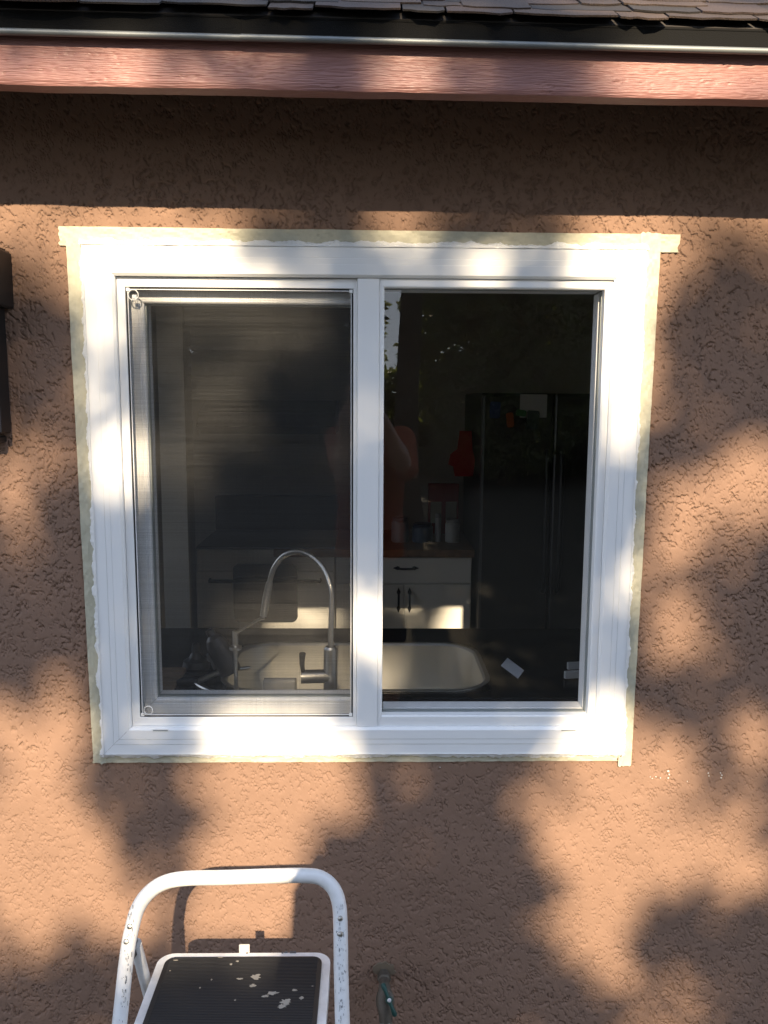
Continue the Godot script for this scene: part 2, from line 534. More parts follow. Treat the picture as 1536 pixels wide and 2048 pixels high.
func fascia_mesh() -> ArrayMesh:
	var n1 := noise(21, 7.0, 3)
	var n2 := noise(22, 30.0, 2)
	var n3 := noise(23, 3.0, 2)
	var nx := 820
	var prof := []      # (y, z, how much grain shows): front face, bottom face
	for k in 34: prof.append([2.336 - 0.083 * k / 33.0, 0.0, 1.0])
	for k in 10: prof.append([2.2525, -0.0035 - 0.034 * k / 9.0, 0.35])
	var v := PackedVector3Array()
	var ix := PackedInt32Array()
	var knot := P(462, 128, EZ)
	var m := prof.size()
	for i in nx:
		var x := -1.5 + 3.0 * i / (nx - 1)
		for k in m:
			var y: float = prof[k][0]
			var e := Vector2(x - knot.x, (y - knot.y) * 1.6)
			var sw := exp(-e.length_squared() / 0.0035)
			var yy := y + sw * 0.012 * sin(e.x * 38.0) + n3.get_noise_2d(x * 0.25, 3.0) * 0.012
			var g := n1.get_noise_2d(x * 0.55, yy * 36.0)
			var crack := clampf(1.0 - absf(g) / 0.030, 0.0, 1.0) * smoothstep(-0.05, 0.25, n3.get_noise_2d(x * 3.0, yy * 14.0))
			var rip := n2.get_noise_2d(x * 1.6, yy * 1.1) * smoothstep(-0.1, 0.4, n3.get_noise_2d(x * 1.3 + 7.0, y * 2.0))
			var z: float = g * 0.0004 - crack * 0.0022 + rip * 0.0004 + sw * 0.0007 * sin(e.length() * 190.0 + n2.get_noise_2d(x, y * 2.0) * 4.0)
			var wob: float = n3.get_noise_2d(x * 1.3, 40.0) * 0.0016
			if k < 34:
				var edge: float = smoothstep(28.0, 33.0, k)
				v.append(Vector3(x, y + wob * smoothstep(0.0, 33.0, k), EZ + z * prof[k][2] - edge * edge * 0.0025))
			else:
				v.append(Vector3(x, y + wob - z * 0.4, EZ + prof[k][1]))
	for i in nx - 1:
		for k in m - 1:
			var q := i * m + k
			ix.append_array([q, q + m, q + 1, q + 1, q + m, q + m + 1])
	# plain lengths beyond, and the back
	var st := SurfaceTool.new()
	var nn := PackedVector3Array()
	nn.resize(v.size())
	for q in range(0, ix.size(), 3):
		var c := (v[ix[q + 2]] - v[ix[q]]).cross(v[ix[q + 1]] - v[ix[q]])
		for r in 3: nn[ix[q + r]] += c
	for q in nn.size(): nn[q] = nn[q].normalized()
	var a := []
	a.resize(Mesh.ARRAY_MAX)
	a[Mesh.ARRAY_VERTEX] = v
	a[Mesh.ARRAY_NORMAL] = nn
	a[Mesh.ARRAY_INDEX] = ix
	var am := ArrayMesh.new()
	am.add_surface_from_arrays(Mesh.PRIMITIVE_TRIANGLES, a)
	st = mb()
	st.append_from(am, 0, Transform3D.IDENTITY)
	bx(st, Vector3(-1.85, 2.294, EZ - 0.019), Vector3(0.7, 0.083, 0.038), 0.001)
	bx(st, Vector3(3.75, 2.294, EZ - 0.019), Vector3(4.5, 0.083, 0.038), 0.001)
	quad(st, Vector3(-1.5, 2.2525, EZ - 0.0375), Vector3(1.5, 2.2525, EZ - 0.0375), Vector3(1.5, 2.336, EZ - 0.0375), Vector3(-1.5, 2.336, EZ - 0.0375), Vector3(0, 0, -1))
	quad(st, Vector3(-1.5, 2.336, EZ - 0.0375), Vector3(1.5, 2.336, EZ - 0.0375), Vector3(1.5, 2.336, EZ), Vector3(-1.5, 2.336, EZ), Vector3(0, 1, 0))
	return st.commit()

# ================================================================ kitchen shell
const KL := -1.75
const KR := 1.75
const KF := 0.03
const KC := 2.46
const KZ := -2.90
func kitchen_shell():
	var st := mb()
	bx(st, Vector3(0, KF - 0.015, -1.6), Vector3(3.9, 0.026, 2.9), 0.0)
	struct("kitchen_floor", st, mottle(mat(Color(0.34, 0.26, 0.19), 0.4), M.blotch, 2.0))
	st = mb()
	bx(st, Vector3(0, KC + 0.05, -1.57), Vector3(3.9, 0.1, 2.9), 0.0)
	struct("kitchen_ceiling", st, M.wall_in)
	st = mb()
	bx(st, Vector3(0, 1.25, KZ - 0.06), Vector3(3.9, 2.6, 0.12), 0.0)
	bx(st, Vector3(KL - 0.06, 0.475, -1.55), Vector3(0.12, 1.05, 2.8), 0.0)
	bx(st, Vector3(KL - 0.06, 2.325, -1.55), Vector3(0.12, 0.45, 2.8), 0.0)
	bx(st, Vector3(KL - 0.06, 1.55, -0.25), Vector3(0.12, 1.1, 0.2), 0.0)
	bx(st, Vector3(KL - 0.06, 1.55, -2.225), Vector3(0.12, 1.1, 1.45), 0.0)
	bx(st, Vector3(KR + 0.06, 1.25, -1.55), Vector3(0.12, 2.6, 2.8), 0.0)
	struct("kitchen_wall", st, M.wall_in)
	# unseen side window, added to let skylight into the kitchen from the left
	var sw := thing("added_side_window", "added plain white side window in the kitchen's end wall", "window", Vector3(KL - 0.06, 1.0, -0.925))
	for q in [[Vector3(0, 0.02, 0), Vector3(0.09, 0.04, 1.15)], [Vector3(0, 1.08, 0), Vector3(0.09, 0.04, 1.15)], [Vector3(0, 0.55, -0.555), Vector3(0.09, 1.02, 0.04)], [Vector3(0, 0.55, 0.555), Vector3(0.09, 1.02, 0.04)], [Vector3(0, 0.55, 0), Vector3(0.07, 1.02, 0.035)]]:
		st = mb()
		bx(st, q[0], q[1], 0.002)
		obj("frame", st, M.vinyl, sw)
	st = mb()
	quad(st, Vector3(0, 0.03, -0.54), Vector3(0, 0.03, 0.54), Vector3(0, 1.07, 0.54), Vector3(0, 1.07, -0.54), Vector3.RIGHT)
	obj("pane", st, M.glass, sw)

# ================================================================ window
func frame_side(prof: Array, k: int, x0: float, y0: float, x1: float, y1: float, gap := 0.0003) -> SurfaceTool:
	# one mitred side of a rectangular frame; prof is (inset, z) from the outer edge inwards. k: 0 bottom, 1 right, 2 top, 3 left
	var st := mb()
	var c := [Vector2(x0, y0), Vector2(x1, y0), Vector2(x1, y1), Vector2(x0, y1)]
	var a: Vector2 = c[k]
	var b: Vector2 = c[(k + 1) % 4]
	var d := (b - a).normalized()
	var inw := Vector2(-d.y, d.x)
	for i in prof.size() - 1:
		var p: Vector2 = prof[i]
		var q: Vector2 = prof[i + 1]
		var pa := a + inw * p.x + d * (p.x + gap)
		var pb := b + inw * p.x - d * (p.x + gap)
		var qa := a + inw * q.x + d * (q.x + gap)
		var qb := b + inw * q.x - d * (q.x + gap)
		var e := q - p
		var n2 := Vector2(-e.y, e.x).normalized()     # (inset, z) turned: outward
		var n := Vector3(inw.x * n2.x, inw.y * n2.x, n2.y)
		quad(st, Vector3(pa.x, pa.y, p.y), Vector3(pb.x, pb.y, p.y), Vector3(qb.x, qb.y, q.y), Vector3(qa.x, qa.y, q.y), n)
	return st
func V2(a) -> Array:
	var o := []
	for k in range(0, a.size(), 2): o.append(Vector2(a[k], a[k + 1]))
	return o
func caulk_side(seed_: int, k: int) -> SurfaceTool:
	# a smeared bead along one side, ragged where it runs out over the tape
	var n := noise(seed_, 14.0, 2)
	var nf := noise(seed_ + 1, 70.0, 3)
	var st := mb()
	var c := [Vector2(-W2, WB), Vector2(W2, WB), Vector2(W2, WT), Vector2(-W2, WT)]
	var a: Vector2 = c[k]
	var b: Vector2 = c[(k + 1) % 4]
	var d := (b - a).normalized()
	var inw := Vector2(-d.y, d.x)
	var ln := (b - a).length()
	var m := 420
	var rows := []
	for i in m + 1:
		var t := lerpf(-0.004, ln + 0.004, float(i) / m)
		var wd: float = [0.0085, 0.0045, 0.0085, 0.0065][k] + n.get_noise_1d(t) * 0.007 + nf.get_noise_1d(t) * 0.0032
		var row := []
		for r in 6:
			var f := r / 5.0
			var off := lerpf(-0.004, wd, f)     # from under the flange's edge outwards
			var p := a + d * t - inw * off
			var z := lerpf(0.0155, 0.0068, f) + nf.get_noise_2d(t * 1.2, off * 9.0) * 0.0011 + n.get_noise_2d(t, off * 14.0) * 0.0012
			if r == 5: z = 0.0040
			row.append(Vector3(p.x, p.y, z))
		rows.append(row)
	for i in m:
		for r in 5:
			for t2 in [[rows[i][r], rows[i + 1][r], rows[i + 1][r + 1]], [rows[i][r], rows[i + 1][r + 1], rows[i][r + 1]]]:
				var nn: Vector3 = (t2[1] - t2[0]).cross(t2[2] - t2[0]).normalized()
				if nn.z < 0: nn = -nn
				tri3(st, t2[0], t2[1], t2[2], nn, nn, nn)
	return st
func window():
	var w := thing("sliding_window", "white vinyl sliding window with insect screen over its left half", "window", Vector3(0, WB, 0))
	var at := func(o): o.position.y = -WB; return o
	# outer frame with its grooves
	var fp := V2([0, 0.0, 0, 0.0125, 0.0005, 0.013, 0.027, 0.013, 0.0273, 0.0122, 0.0284, 0.0122, 0.0289, 0.0143, 0.040, 0.0143, 0.0403, 0.0137, 0.0413, 0.0137, 0.0417, 0.0155, 0.0625, 0.0155, 0.0675, 0.0110, 0.068, 0.0105, 0.068, -0.13])
	for k in 4:
		at.call(obj("frame_rail", frame_side(fp, k, -W2, WB, W2, WT), M.vinyl, w))
	var ox0 := -W2 + 0.068
	var ox1 := W2 - 0.068
	var oy0 := WB + 0.068
	var oy1 := WT - 0.068
	# interior reveal behind the frame
	var st := mb()
	for q in [[Vector3(0, oy0 - 0.03, -0.10), Vector3(1.16, 0.05, 0.09)], [Vector3(0, oy1 + 0.03, -0.10), Vector3(1.16, 0.05, 0.09)]]:
		bx(st, q[0], q[1], 0.002)
	at.call(obj("inner_lining", st, M.vinyl, w))
	# centre mullion
	st = mb()
	bx(st, Vector3(0.006, (oy0 + oy1) / 2, -0.026), Vector3(0.048, oy1 - oy0 - 0.001, 0.068), 0.0012)
	bx(st, Vector3(0.006, (oy0 + oy1) / 2, -0.10), Vector3(0.044, oy1 - oy0 - 0.001, 0.06), 0.0012)
	at.call(obj("mullion", st, M.vinyl, w))
	# weep slots in the bottom rail
	for px in [321, 1137]:
		var c := P(px, 1460.5, 0.0155)
		st = mb()
		bx(st, Vector3(c.x, c.y, 0.0158), Vector3(0.038, 0.0062, 0.0012), 0.0004)
		var sl := obj("weep_slot", st, M.vinyl, w)
		at.call(sl)
		st = mb()
		bx(st, Vector3(c.x, c.y - 0.0004, 0.0162), Vector3(0.034, 0.0026, 0.0009), 0.0)
		obj("slot_opening", st, M.spacer, sl)
	# right: fixed light. Glazing bead, two panes, spacer
	var bw := [0.026, 0.0175, 0.0195, 0.0105]
	for k in 4:
		var x0 := 0.0302
		var p := V2([0, -0.03, 0, 0.0035, 0.0008, 0.0045, bw[k] - 0.003, 0.0058, bw[k], 0.0035, bw[k], -0.017])
		at.call(obj("glazing_bead", bead_side(p, bw, k, x0, oy0 + 0.0003, ox1 - 0.0003, oy1 - 0.0003), M.vinyl, w))
	var gx0: float = 0.0302 + bw[3]
	var gx1: float = ox1 - bw[1]
	var gy0: float = oy0 + bw[0]
	var gy1: float = oy1 - bw[2]
	for z in [-0.0175, -0.034]:
		st = mb()
		quad(st, Vector3(gx0 - 0.006, gy0 - 0.006, z), Vector3(gx1 + 0.006, gy0 - 0.006, z), Vector3(gx1 + 0.006, gy1 + 0.006, z), Vector3(gx0 - 0.006, gy1 + 0.006, z), Vector3(0, 0, 1))
		at.call(obj("fixed_pane", st, M.glass, w))
	for k in 4:
		var ins: float = [0.0035, 0.0030, 0.0006, 0.0006][k]
		at.call(obj("pane_spacer", frame_side(V2([-0.005, -0.0185, ins * 0.6, -0.0185, ins * 0.6, -0.033, -0.005, -0.033]), k, gx0, gy0, gx1, gy1), M.spacer, w))
		at.call(obj("inner_bead", frame_side(V2([-0.006, -0.0345, ins, -0.0352, ins + 0.0005, -0.038, ins + 0.0005, -0.075, -0.012, -0.075, -0.02, -0.085]), k, gx0, gy0, gx1, gy1), M.vinyl, w))
	# left: sliding sash behind the screen
	var s0 := P(288, 606, -0.027)
	var s1 := P(313, 1397, -0.027)
	var sx0: float = (s0.x + s1.x) / 2
	var sx1 := -0.012
	var sy0: float = s1.y
	var sy1: float = s0.y
	var sw: float = sx0 - ox0 - 0.001
	var sash := Node3D.new()
	sash.name = "sash"
	w.add_child(sash)
	at.call(sash)
	for k in 4:
		obj("sash_rail", frame_side(V2([0, -0.085, 0, -0.026, 0.001, -0.025, sw - 0.012, -0.025, sw - 0.011, -0.0265, sw - 0.009, -0.0265, sw - 0.008, -0.025, sw - 0.003, -0.025, sw, -0.028, sw, -0.085]), k, sx0 - sw, sy0 - sw, sx1 + sw, sy1 + sw), M.vinyl, sash)
	for z in [-0.036, -0.052]:
		st = mb()
		quad(st, Vector3(sx0 - 0.005, sy0 - 0.005, z), Vector3(sx1 + 0.005, sy0 - 0.005, z), Vector3(sx1 + 0.005, sy1 + 0.005, z), Vector3(sx0 - 0.005, sy1 + 0.005, z), Vector3(0, 0, 1))
		obj("sash_pane", st, M.glass, sash)
	for k in 4:
		obj("sash_spacer", frame_side(V2([-0.005, -0.037, 0.003, -0.037, 0.003, -0.051, -0.005, -0.051]), k, sx0, sy0, sx1, sy1), M.spacer, sash)
	# insect screen in front of it
	var scr := Node3D.new()
	scr.name = "insect_screen"
	w.add_child(scr)
	at.call(scr)
	var n0 := P(251, 574, -0.004)
	var n1 := P(706, 1433, -0.004)
	var m0 := Vector2(-0.5235, 0.9630)
	var m1 := Vector2(-0.0268, 1.9375)
	m0.x = (P(251, 574, -0.004).x + P(281, 1433, -0.004).x) / 2
	m0.y = n1.y
	m1.x = (P(708, 578, -0.004).x + P(705, 1433, -0.004).x) / 2
	m1.y = (n0.y + P(708, 578, -0.004).y) / 2
	var fr := [m0.y - oy0 - 0.0005, -0.0185 - m1.x, oy1 - m1.y - 0.0015, m0.x - ox0 - 0.0010]
	for k in 4:
		obj("screen_rail", bead_side(V2([0, -0.014, 0, -0.0005, 0.0008, 0.0003, fr[k] - 0.0008, 0.0003, fr[k], -0.0008, fr[k], -0.012]), fr, k, m0.x - fr[3], m0.y - fr[0], m1.x + fr[1], m1.y + fr[2]), M.vinyl, scr)
	for k in 4:
		obj("spline", frame_side(V2([0.0002, -0.012, 0.0002, -0.0034, 0.0042, -0.0034, 0.0042, -0.012]), k, m0.x, m0.y, m1.x, m1.y), M.rubber, scr)
		obj("screen_edge", frame_side(V2([0.0042, -0.0065, 0.0042, -0.0022, 0.0056, -0.0022, 0.0056, -0.0065]), k, m0.x, m0.y, m1.x, m1.y), M.vinyl, scr)
	var mesh := obj("screen_mesh", screen_mesh(m0 + Vector2(0.005, 0.005), m1 - Vector2(0.005, 0.005)), M.screen_wire, scr)
	mesh.set_meta("kind", "stuff")
	var cr := [Vector2(m0.x, m0.y), Vector2(m1.x, m0.y), Vector2(m1.x, m1.y), Vector2(m0.x, m1.y)]
	for k in 4:
		st = mb()
		var q: Vector2 = cr[k] + Vector2(0.0055 if cr[k].x == m0.x else -0.0055, 0.0055 if cr[k].y == m0.y else -0.0055)
		bx(st, Vector3(q.x, q.y, -0.0025), Vector3(0.0075, 0.0075, 0.004), 0.0008)
		obj("corner_key", st, M.vinyl, scr)
	# pull tabs: a clear loop at the upper and at the lower corner
	var clear := mat(Color(0.72, 0.72, 0.70), 0.2)
	for q2 in [[P(267, 590, 0.0), 0.011, 1.0], [P(297, 1420, 0.0), 0.010, -1.0]]:
		var pts := []
		var corner: Vector2 = cr[3] if q2[2] > 0 else cr[0]
		var cc: Vector3 = q2[0]
		for i in 15:
			var an := TAU * i / 14.0
			pts.append(Vector3(cc.x + cos(an) * q2[1], cc.y + sin(an) * q2[1], 0.002))
		st = mb()
		tube(st, pts, 0.0013, 6)
		tube(st, [Vector3(corner.x + 0.006, corner.y - 0.006 * q2[2], -0.001), Vector3(cc.x - q2[1] * 0.7, cc.y + q2[1] * 0.7 * q2[2], 0.002)], 0.0012, 6)
		if q2[2] > 0: bx(st, Vector3(cc.x + 0.002, cc.y - 0.004, 0.001), Vector3(0.010, 0.009, 0.001), 0.0004)
		obj("pull_tab", st, clear, scr)
	for k in 4:
		at.call(obj("caulk_bead", caulk_side(40 + k * 3, k), M.caulk, w))
func bead_side(prof: Array, ws: Array, k: int, x0: float, y0: float, x1: float, y1: float) -> SurfaceTool:
	# like frame_side, for sides of unequal width: the corners are cut from outer corner to inner corner
	var st := mb()
	var c := [Vector2(x0, y0), Vector2(x1, y0), Vector2(x1, y1), Vector2(x0, y1)]
	var a: Vector2 = c[k]
	var b: Vector2 = c[(k + 1) % 4]
	var d := (b - a).normalized()
	var inw := Vector2(-d.y, d.x)
	var wa: float = ws[(k + 3) % 4] / ws[k]
	var wb: float = ws[(k + 1) % 4] / ws[k]
	for i in prof.size() - 1:
		var p: Vector2 = prof[i]
		var q: Vector2 = prof[i + 1]
		var pa := a + inw * p.x + d * (p.x * wa + 0.0002)
		var pb := b + inw * p.x - d * (p.x * wb + 0.0002)
		var qa := a + inw * q.x + d * (q.x * wa + 0.0002)
		var qb := b + inw * q.x - d * (q.x * wb + 0.0002)
		var e := q - p
		var n2 := Vector2(-e.y, e.x).normalized()
		quad(st, Vector3(pa.x, pa.y, p.y), Vector3(pb.x, pb.y, p.y), Vector3(qb.x, qb.y, q.y), Vector3(qa.x, qa.y, q.y), Vector3(inw.x * n2.x, inw.y * n2.x, n2.y))
	return st
func screen_mesh(a: Vector2, b: Vector2) -> ArrayMesh:
	# woven threads 1.5 mm apart, each a three-sided thread that wanders a little
	var v := PackedVector3Array()
	var nn := PackedVector3Array()
	var ix := PackedInt32Array()
	var r := RandomNumberGenerator.new()
	r.seed = 99
	for dir in 2:
		var ln: float = b.x - a.x if dir == 0 else b.y - a.y
		var cnt := int((b.y - a.y if dir == 0 else b.x - a.x) / 0.0015)
		var seg := 26
		for i in cnt:
			var base := (a.y if dir == 0 else a.x) + (i + 0.5) * 0.0015
			var thick := 0.000135 * (1.0 + clampf(r.randfn(0.0, 0.30 if dir == 0 else 0.10), -0.5, 0.7))
			var off := r.randfn(0.0, 0.00012)
			for s in seg + 1:
				var t := ln * s / seg
				off = off * 0.8 + r.randfn(0.0, 0.00009)
				var z := -0.0046 + off * 1.5
				var th := thick * (1.0 + r.randfn(0.0, 0.10))
				var k := v.size()
				for q in 3:
					var an: float = [PI * 0.17, PI * 0.83, PI * 1.5][q]
					var o := Vector2(cos(an), sin(an))
					if dir == 0:
						v.append(Vector3(a.x + t, base + off + o.x * th, z + o.y * th))
						nn.append(Vector3(0, o.x, o.y))
					else:
						v.append(Vector3(base + off + o.x * th, a.y + t, z + o.y * th))
						nn.append(Vector3(o.x, 0, o.y))
				if s > 0:
					for q in [0, 1, 2]:
						var l: int = (q + 1) % 3
						var p0 := k - 3 + int(q)
						var p1 := k - 3 + l
						if dir == 1:
							ix.append_array([p0, p1, p0 + 3, p0 + 3, p1, p1 + 3])
						else:
							ix.append_array([p0, p0 + 3, p1, p0 + 3, p1 + 3, p1])
	var arr := []
	arr.resize(Mesh.ARRAY_MAX)
	arr[Mesh.ARRAY_VERTEX] = v
	arr[Mesh.ARRAY_NORMAL] = nn
	arr[Mesh.ARRAY_INDEX] = ix
	var m := ArrayMesh.new()
	m.add_surface_from_arrays(Mesh.PRIMITIVE_TRIANGLES, arr)
	return m

# ================================================================ masking tape
func tape_strip(a: Vector2, b: Vector2, wa: float, wb: float, z: float, seed_: int, rag := 0.006) -> SurfaceTool:
	# from a to b; the strip lies to the left of that way, wa wide at a and wb wide at b; torn ends, faint creases
	var st := mb()
	var n := noise(seed_, 9.0, 3)
	var nf := noise(seed_ + 5, 45.0, 2)
	var d := (b - a).normalized()
	var s := Vector2(-d.y, d.x)
	var ln := (b - a).length()
	var m := int(ln / 0.006)
	var g := []
	for i in m + 1:
		var row := []
		for r in 9:
			var f := r / 8.0
			var t := ln * i / m
			if i == 0: t += nf.get_noise_2d(f * 1.2, 7.0) * rag
			if i == m: t += nf.get_noise_2d(f * 1.2, 19.0) * rag
			var o := f * lerpf(wa, wb, t / ln) + (n.get_noise_1d(t * 0.4) * 0.0012 if r == 0 else 0.0)
			var p := a + d * t + s * o
			var zz := z + n.get_noise_2d(t * 2.0, o * 5.0) * 0.0016 + nf.get_noise_2d(t * 0.8 + o, o * 1.3) * 0.0013
			row.append(Vector3(p.x, p.y, zz))
		g.append(row)
	for i in m:
		for r in 8:
			var q := [g[i][r], g[i + 1][r], g[i + 1][r + 1], g[i][r + 1]]
			var nn: Vector3 = (q[1] - q[0]).cross(q[3] - q[0]).normalized()
			if nn.z < 0: nn = -nn
			quad(st, q[0], q[1], q[2], q[3], nn)
	for r in 8:
		for e in [0, m]:
			flat(st, g[e][r], g[e][r + 1], g[e][r + 1] - Vector3(0, 0, 0.003), g[e][r] - Vector3(0, 0, 0.003), Vector3((a.x + b.x) / 2, (a.y + b.y) / 2, 0))
	for i in m:
		for r in [0, 8]:
			flat(st, g[i][r], g[i + 1][r], g[i + 1][r] - Vector3(0, 0, 0.003), g[i][r] - Vector3(0, 0, 0.003), Vector3((a.x + b.x) / 2, (a.y + b.y) / 2, -0.01) + Vector3(s.x, s.y, 0) * 0.018)
	return st
func p2(px, py) -> Vector2:
	var v := P(px, py, 0.004)
	return Vector2(v.x, v.y)
func tape():
	var g := "masking tape strips round the window"
	tag(obj("masking_tape", tape_strip(p2(1359, 469), p2(117, 452), 0.0375, 0.040, 0.0035, 61), M.tape), "cream masking tape strip along the top edge of the window", "tape", g)
	tag(obj("masking_tape", tape_strip(p2(131, 470), p2(187, 1527), 0.042, 0.030, 0.0046, 62), M.tape), "cream masking tape strip down the screen side of the window", "tape", g)
	tag(obj("masking_tape", tape_strip(p2(1262, 1531), p2(1322, 467), 0.031, 0.045, 0.0048, 63), M.tape), "cream masking tape strip up the side of the clear pane", "tape", g)
	tag(obj("masking_tape", tape_strip(p2(188, 1526), p2(1236, 1522), 0.030, 0.030, 0.0036, 64), M.tape), "cream masking tape strip under the bottom of the window", "tape", g)

# ================================================================ black fixture at the left
func lantern():
	var a := P(22, 505, 0.0)
	var b := P(20, 618, 0.0)
	var c := P(11, 885, 0.0)
	var l := thing("wall_lamp", "black box-shaped lamp on the stucco wall beside the window", "wall lamp", Vector3(a.x - 0.06, c.y, 0))
	var st := mb()
	var w := 0.115
	bx(st, Vector3(a.x - w / 2, (a.y + b.y) / 2, 0.045), Vector3(w, a.y - b.y, 0.10), 0.004)
	var o := obj("lamp_head", st, M.black, l)
	o.position = -l.position
	st = mb()
	bx(st, Vector3(a.x - w / 2 - 0.006, (b.y + c.y) / 2 + 0.012, 0.030), Vector3(w - 0.024, b.y - c.y - 0.020, 0.055), 0.003)
	bx(st, Vector3(a.x - w / 2 - 0.006, c.y + 0.008, 0.026), Vector3(w - 0.045, 0.016, 0.045), 0.006)
	o = obj("lamp_body", st, M.black, l)
	o.position = -l.position
	st = mb()
	bx(st, Vector3(a.x - w / 2 - 0.006, (b.y + c.y) / 2 + 0.012, 0.0585), Vector3(w - 0.05, b.y - c.y - 0.08, 0.002), 0.001)
	o = obj("lamp_pane", st, mat(Color(0.05, 0.05, 0.05), 0.12), l)
	o.position = -l.position
	st = mb()
	bx(st, Vector3(a.x - w / 2, a.y + 0.003, 0.045), Vector3(w - 0.02, 0.007, 0.085), 0.002)
	o = obj("lamp_cap", st, M.black, l)
	o.position = -l.position

# ================================================================ step stool
func stool():
	var top := P(490, 1753, 0.37)
	var s := thing("step_stool", "white metal folding step stool with paint-spotted black rubber tread", "step stool", Vector3(top.x, 0, 0.5))
	var own := func(o): o.position = -s.position; return o
	# the tube runs in a plane that leans towards the house at the top
	var lean := Vector3(0, cos(deg_to_rad(68.0)), sin(deg_to_rad(68.0)))
	var on := func(px, py): return PP(px, py, top, lean)
	var px := [[251, 1934], [257, 1890], [264, 1856], [275, 1818], [296, 1787], [327, 1766], [370, 1757], [450, 1755], [540, 1752], [610, 1751], [642, 1756], [666, 1776], [678, 1808], [681, 1856], [682, 1934]]
	var pts := []
	for q in px: pts.append(on.call(q[0], q[1]))
	pts = smooth_path(pts, 5)
	var down := Vector3(0, -sin(deg_to_rad(68.0)), cos(deg_to_rad(68.0)))
	var r := 0.0138
	var fl: Vector3 = on.call(251, 1934)
	var frr: Vector3 = on.call(682, 1934)
	var foot_l: Vector3 = fl + (Vector3(-0.04, 0, 0) + down).normalized() * ((fl.y - 0.012) / (-down.y))
	var foot_r: Vector3 = frr + (Vector3(0.04, 0, 0) + down).normalized() * ((frr.y - 0.012) / (-down.y))
	foot_l.y = 0.012
	foot_r.y = 0.012
	pts.push_front(foot_l)
	pts.push_back(foot_r)
	var st := mb()
	tube(st, pts, r, 16)
	var frame: MeshInstance3D = own.call(obj("handle_frame", st, M.white_metal, s))
	# rivets
	for q in [[263, 1851], [256, 1881], [681, 1835], [681, 1866]]:
		var c: Vector3 = on.call(q[0], q[1])
		var d := (CAM - c).normalized()
		var n := (lean + Vector3(0, 0.2, 0.2)).normalized()
		st = mb()
		lathe(st, V2([0.0052, -0.001, 0.0050, 0.0010, 0.0036, 0.0026, 0.0, 0.0033]), 12, Transform3D(basis_y(n), c + n * (r - 0.0006)))
		obj("rivet", st, M.steel, frame)
	# chips in the paint of the tube
	var ch := mb()
	for k in 150:
		var left := rng.randf() < 0.4
		var py := rng.randf_range(1862, 2046) if rng.randf() < 0.85 else rng.randf_range(1800, 1862)
		var bxp := (lerpf(262, 246, (py - 1862) / 186.0) if left else 682.0)
		if py < 1862: bxp = 266.0 if left else 681.0
		var u := clampf(rng.randfn(0.0, 5.0), -11.0, 11.0)
		var c: Vector3 = on.call(bxp, py)
		var xo := u * 0.00096
		var zn := sqrt(max(r * r - xo * xo, 0.0))
		var n := (lean * zn + Vector3(xo, 0, 0)).normalized()
		var w := rng.randf_range(0.00015, 0.0005)
		var hgt := rng.randf_range(0.0005, 0.005)
		bx(ch, c + Vector3(xo, 0, 0) + lean * zn, Vector3(w * 2, hgt * 2, 0.0004), 0.0, Transform3D(Basis.IDENTITY, Vector3.ZERO))
	obj("paint_chips", ch, M.chip, frame).set_meta("kind", "stuff")
	for k in [foot_l, foot_r]:
		st = mb()
		lathe(st, V2([0.0, -0.012, 0.018, -0.012, 0.018, 0.03, 0.0135, 0.034]), 14, Transform3D(Basis.IDENTITY, k))
		own.call(obj("rubber_foot", st, M.rubber, s))
	# top step: rounded steel pan with a ribbed rubber tread
	var hs := 0.556
	var bl := PH(322, 1912, hs)
	var br := PH(660, 1905, hs)
	var xl: float = bl.x - 0.003
	var xr: float = br.x + 0.002
	var zb: float = (bl.z + br.z) / 2 - 0.004
	var dep := 0.31
	var cx: float = (xl + xr) / 2
	var wd: float = xr - xl
	var lie := Basis(Vector3.RIGHT, PI / 2)      # outline's y runs to +z, thickness downwards
	st = mb()
	prism(st, round_rect(wd, dep, 0.032, 8), 0.030, Transform3D(lie, Vector3(cx, hs, zb + dep / 2)))
	var step: MeshInstance3D = own.call(obj("top_step", st, M.white_metal, s))
	st = mb()
	prism(st, round_rect(wd - 0.034, dep - 0.034, 0.020, 8), 0.006, Transform3D(lie, Vector3(cx, hs + 0.004, zb + dep / 2)))
	var tread := obj("tread", st, M.rubber, step)
	st = mb()
	for k in 66:
		var z := zb + 0.022 + k * 0.0041
		bx(st, Vector3(cx, hs + 0.0043, z), Vector3(wd - 0.052, 0.0014, 0.0022), 0.0004)
	obj("tread_ribs", st, M.rubber, step).set_meta("kind", "stuff")
	st = mb()
	for q in [[512, 1953, 0.012, 0.0075], [505, 1971, 0.008, 0.005], [545, 1986, 0.015, 0.005], [530, 1992, 0.009, 0.003], [572, 2004, 0.013, 0.010], [564, 2012, 0.010, 0.006], [462, 1928, 0.003, 0.003], [475, 1922, 0.004, 0.002], [423, 1959, 0.002, 0.002], [603, 1996, 0.005, 0.004], [440, 1914, 0.006, 0.0012], [340, 1941, 0.002, 0.001], [625, 1972, 0.002, 0.001], [480, 1957, 0.008, 0.002], [400, 1975, 0.002, 0.002], [470, 2000, 0.002, 0.002], [352, 1920, 0.006, 0.001], [590, 1980, 0.006, 0.003]]:
		var c := PH(q[0], q[1], hs + 0.0056)
		var poly := PackedVector2Array()
		for k in 18:
			var a := TAU * k / 18
			poly.append(Vector2(cos(a) * q[2], sin(a) * q[3] * 1.3) * rng.randf_range(0.40, 1.0))
		prism(st, poly, 0.0008, Transform3D(lie, c))
	obj("paint_spots", st, mat(Color(0.34, 0.31, 0.26), 0.8), step).set_meta("kind", "stuff")
	st = mb()
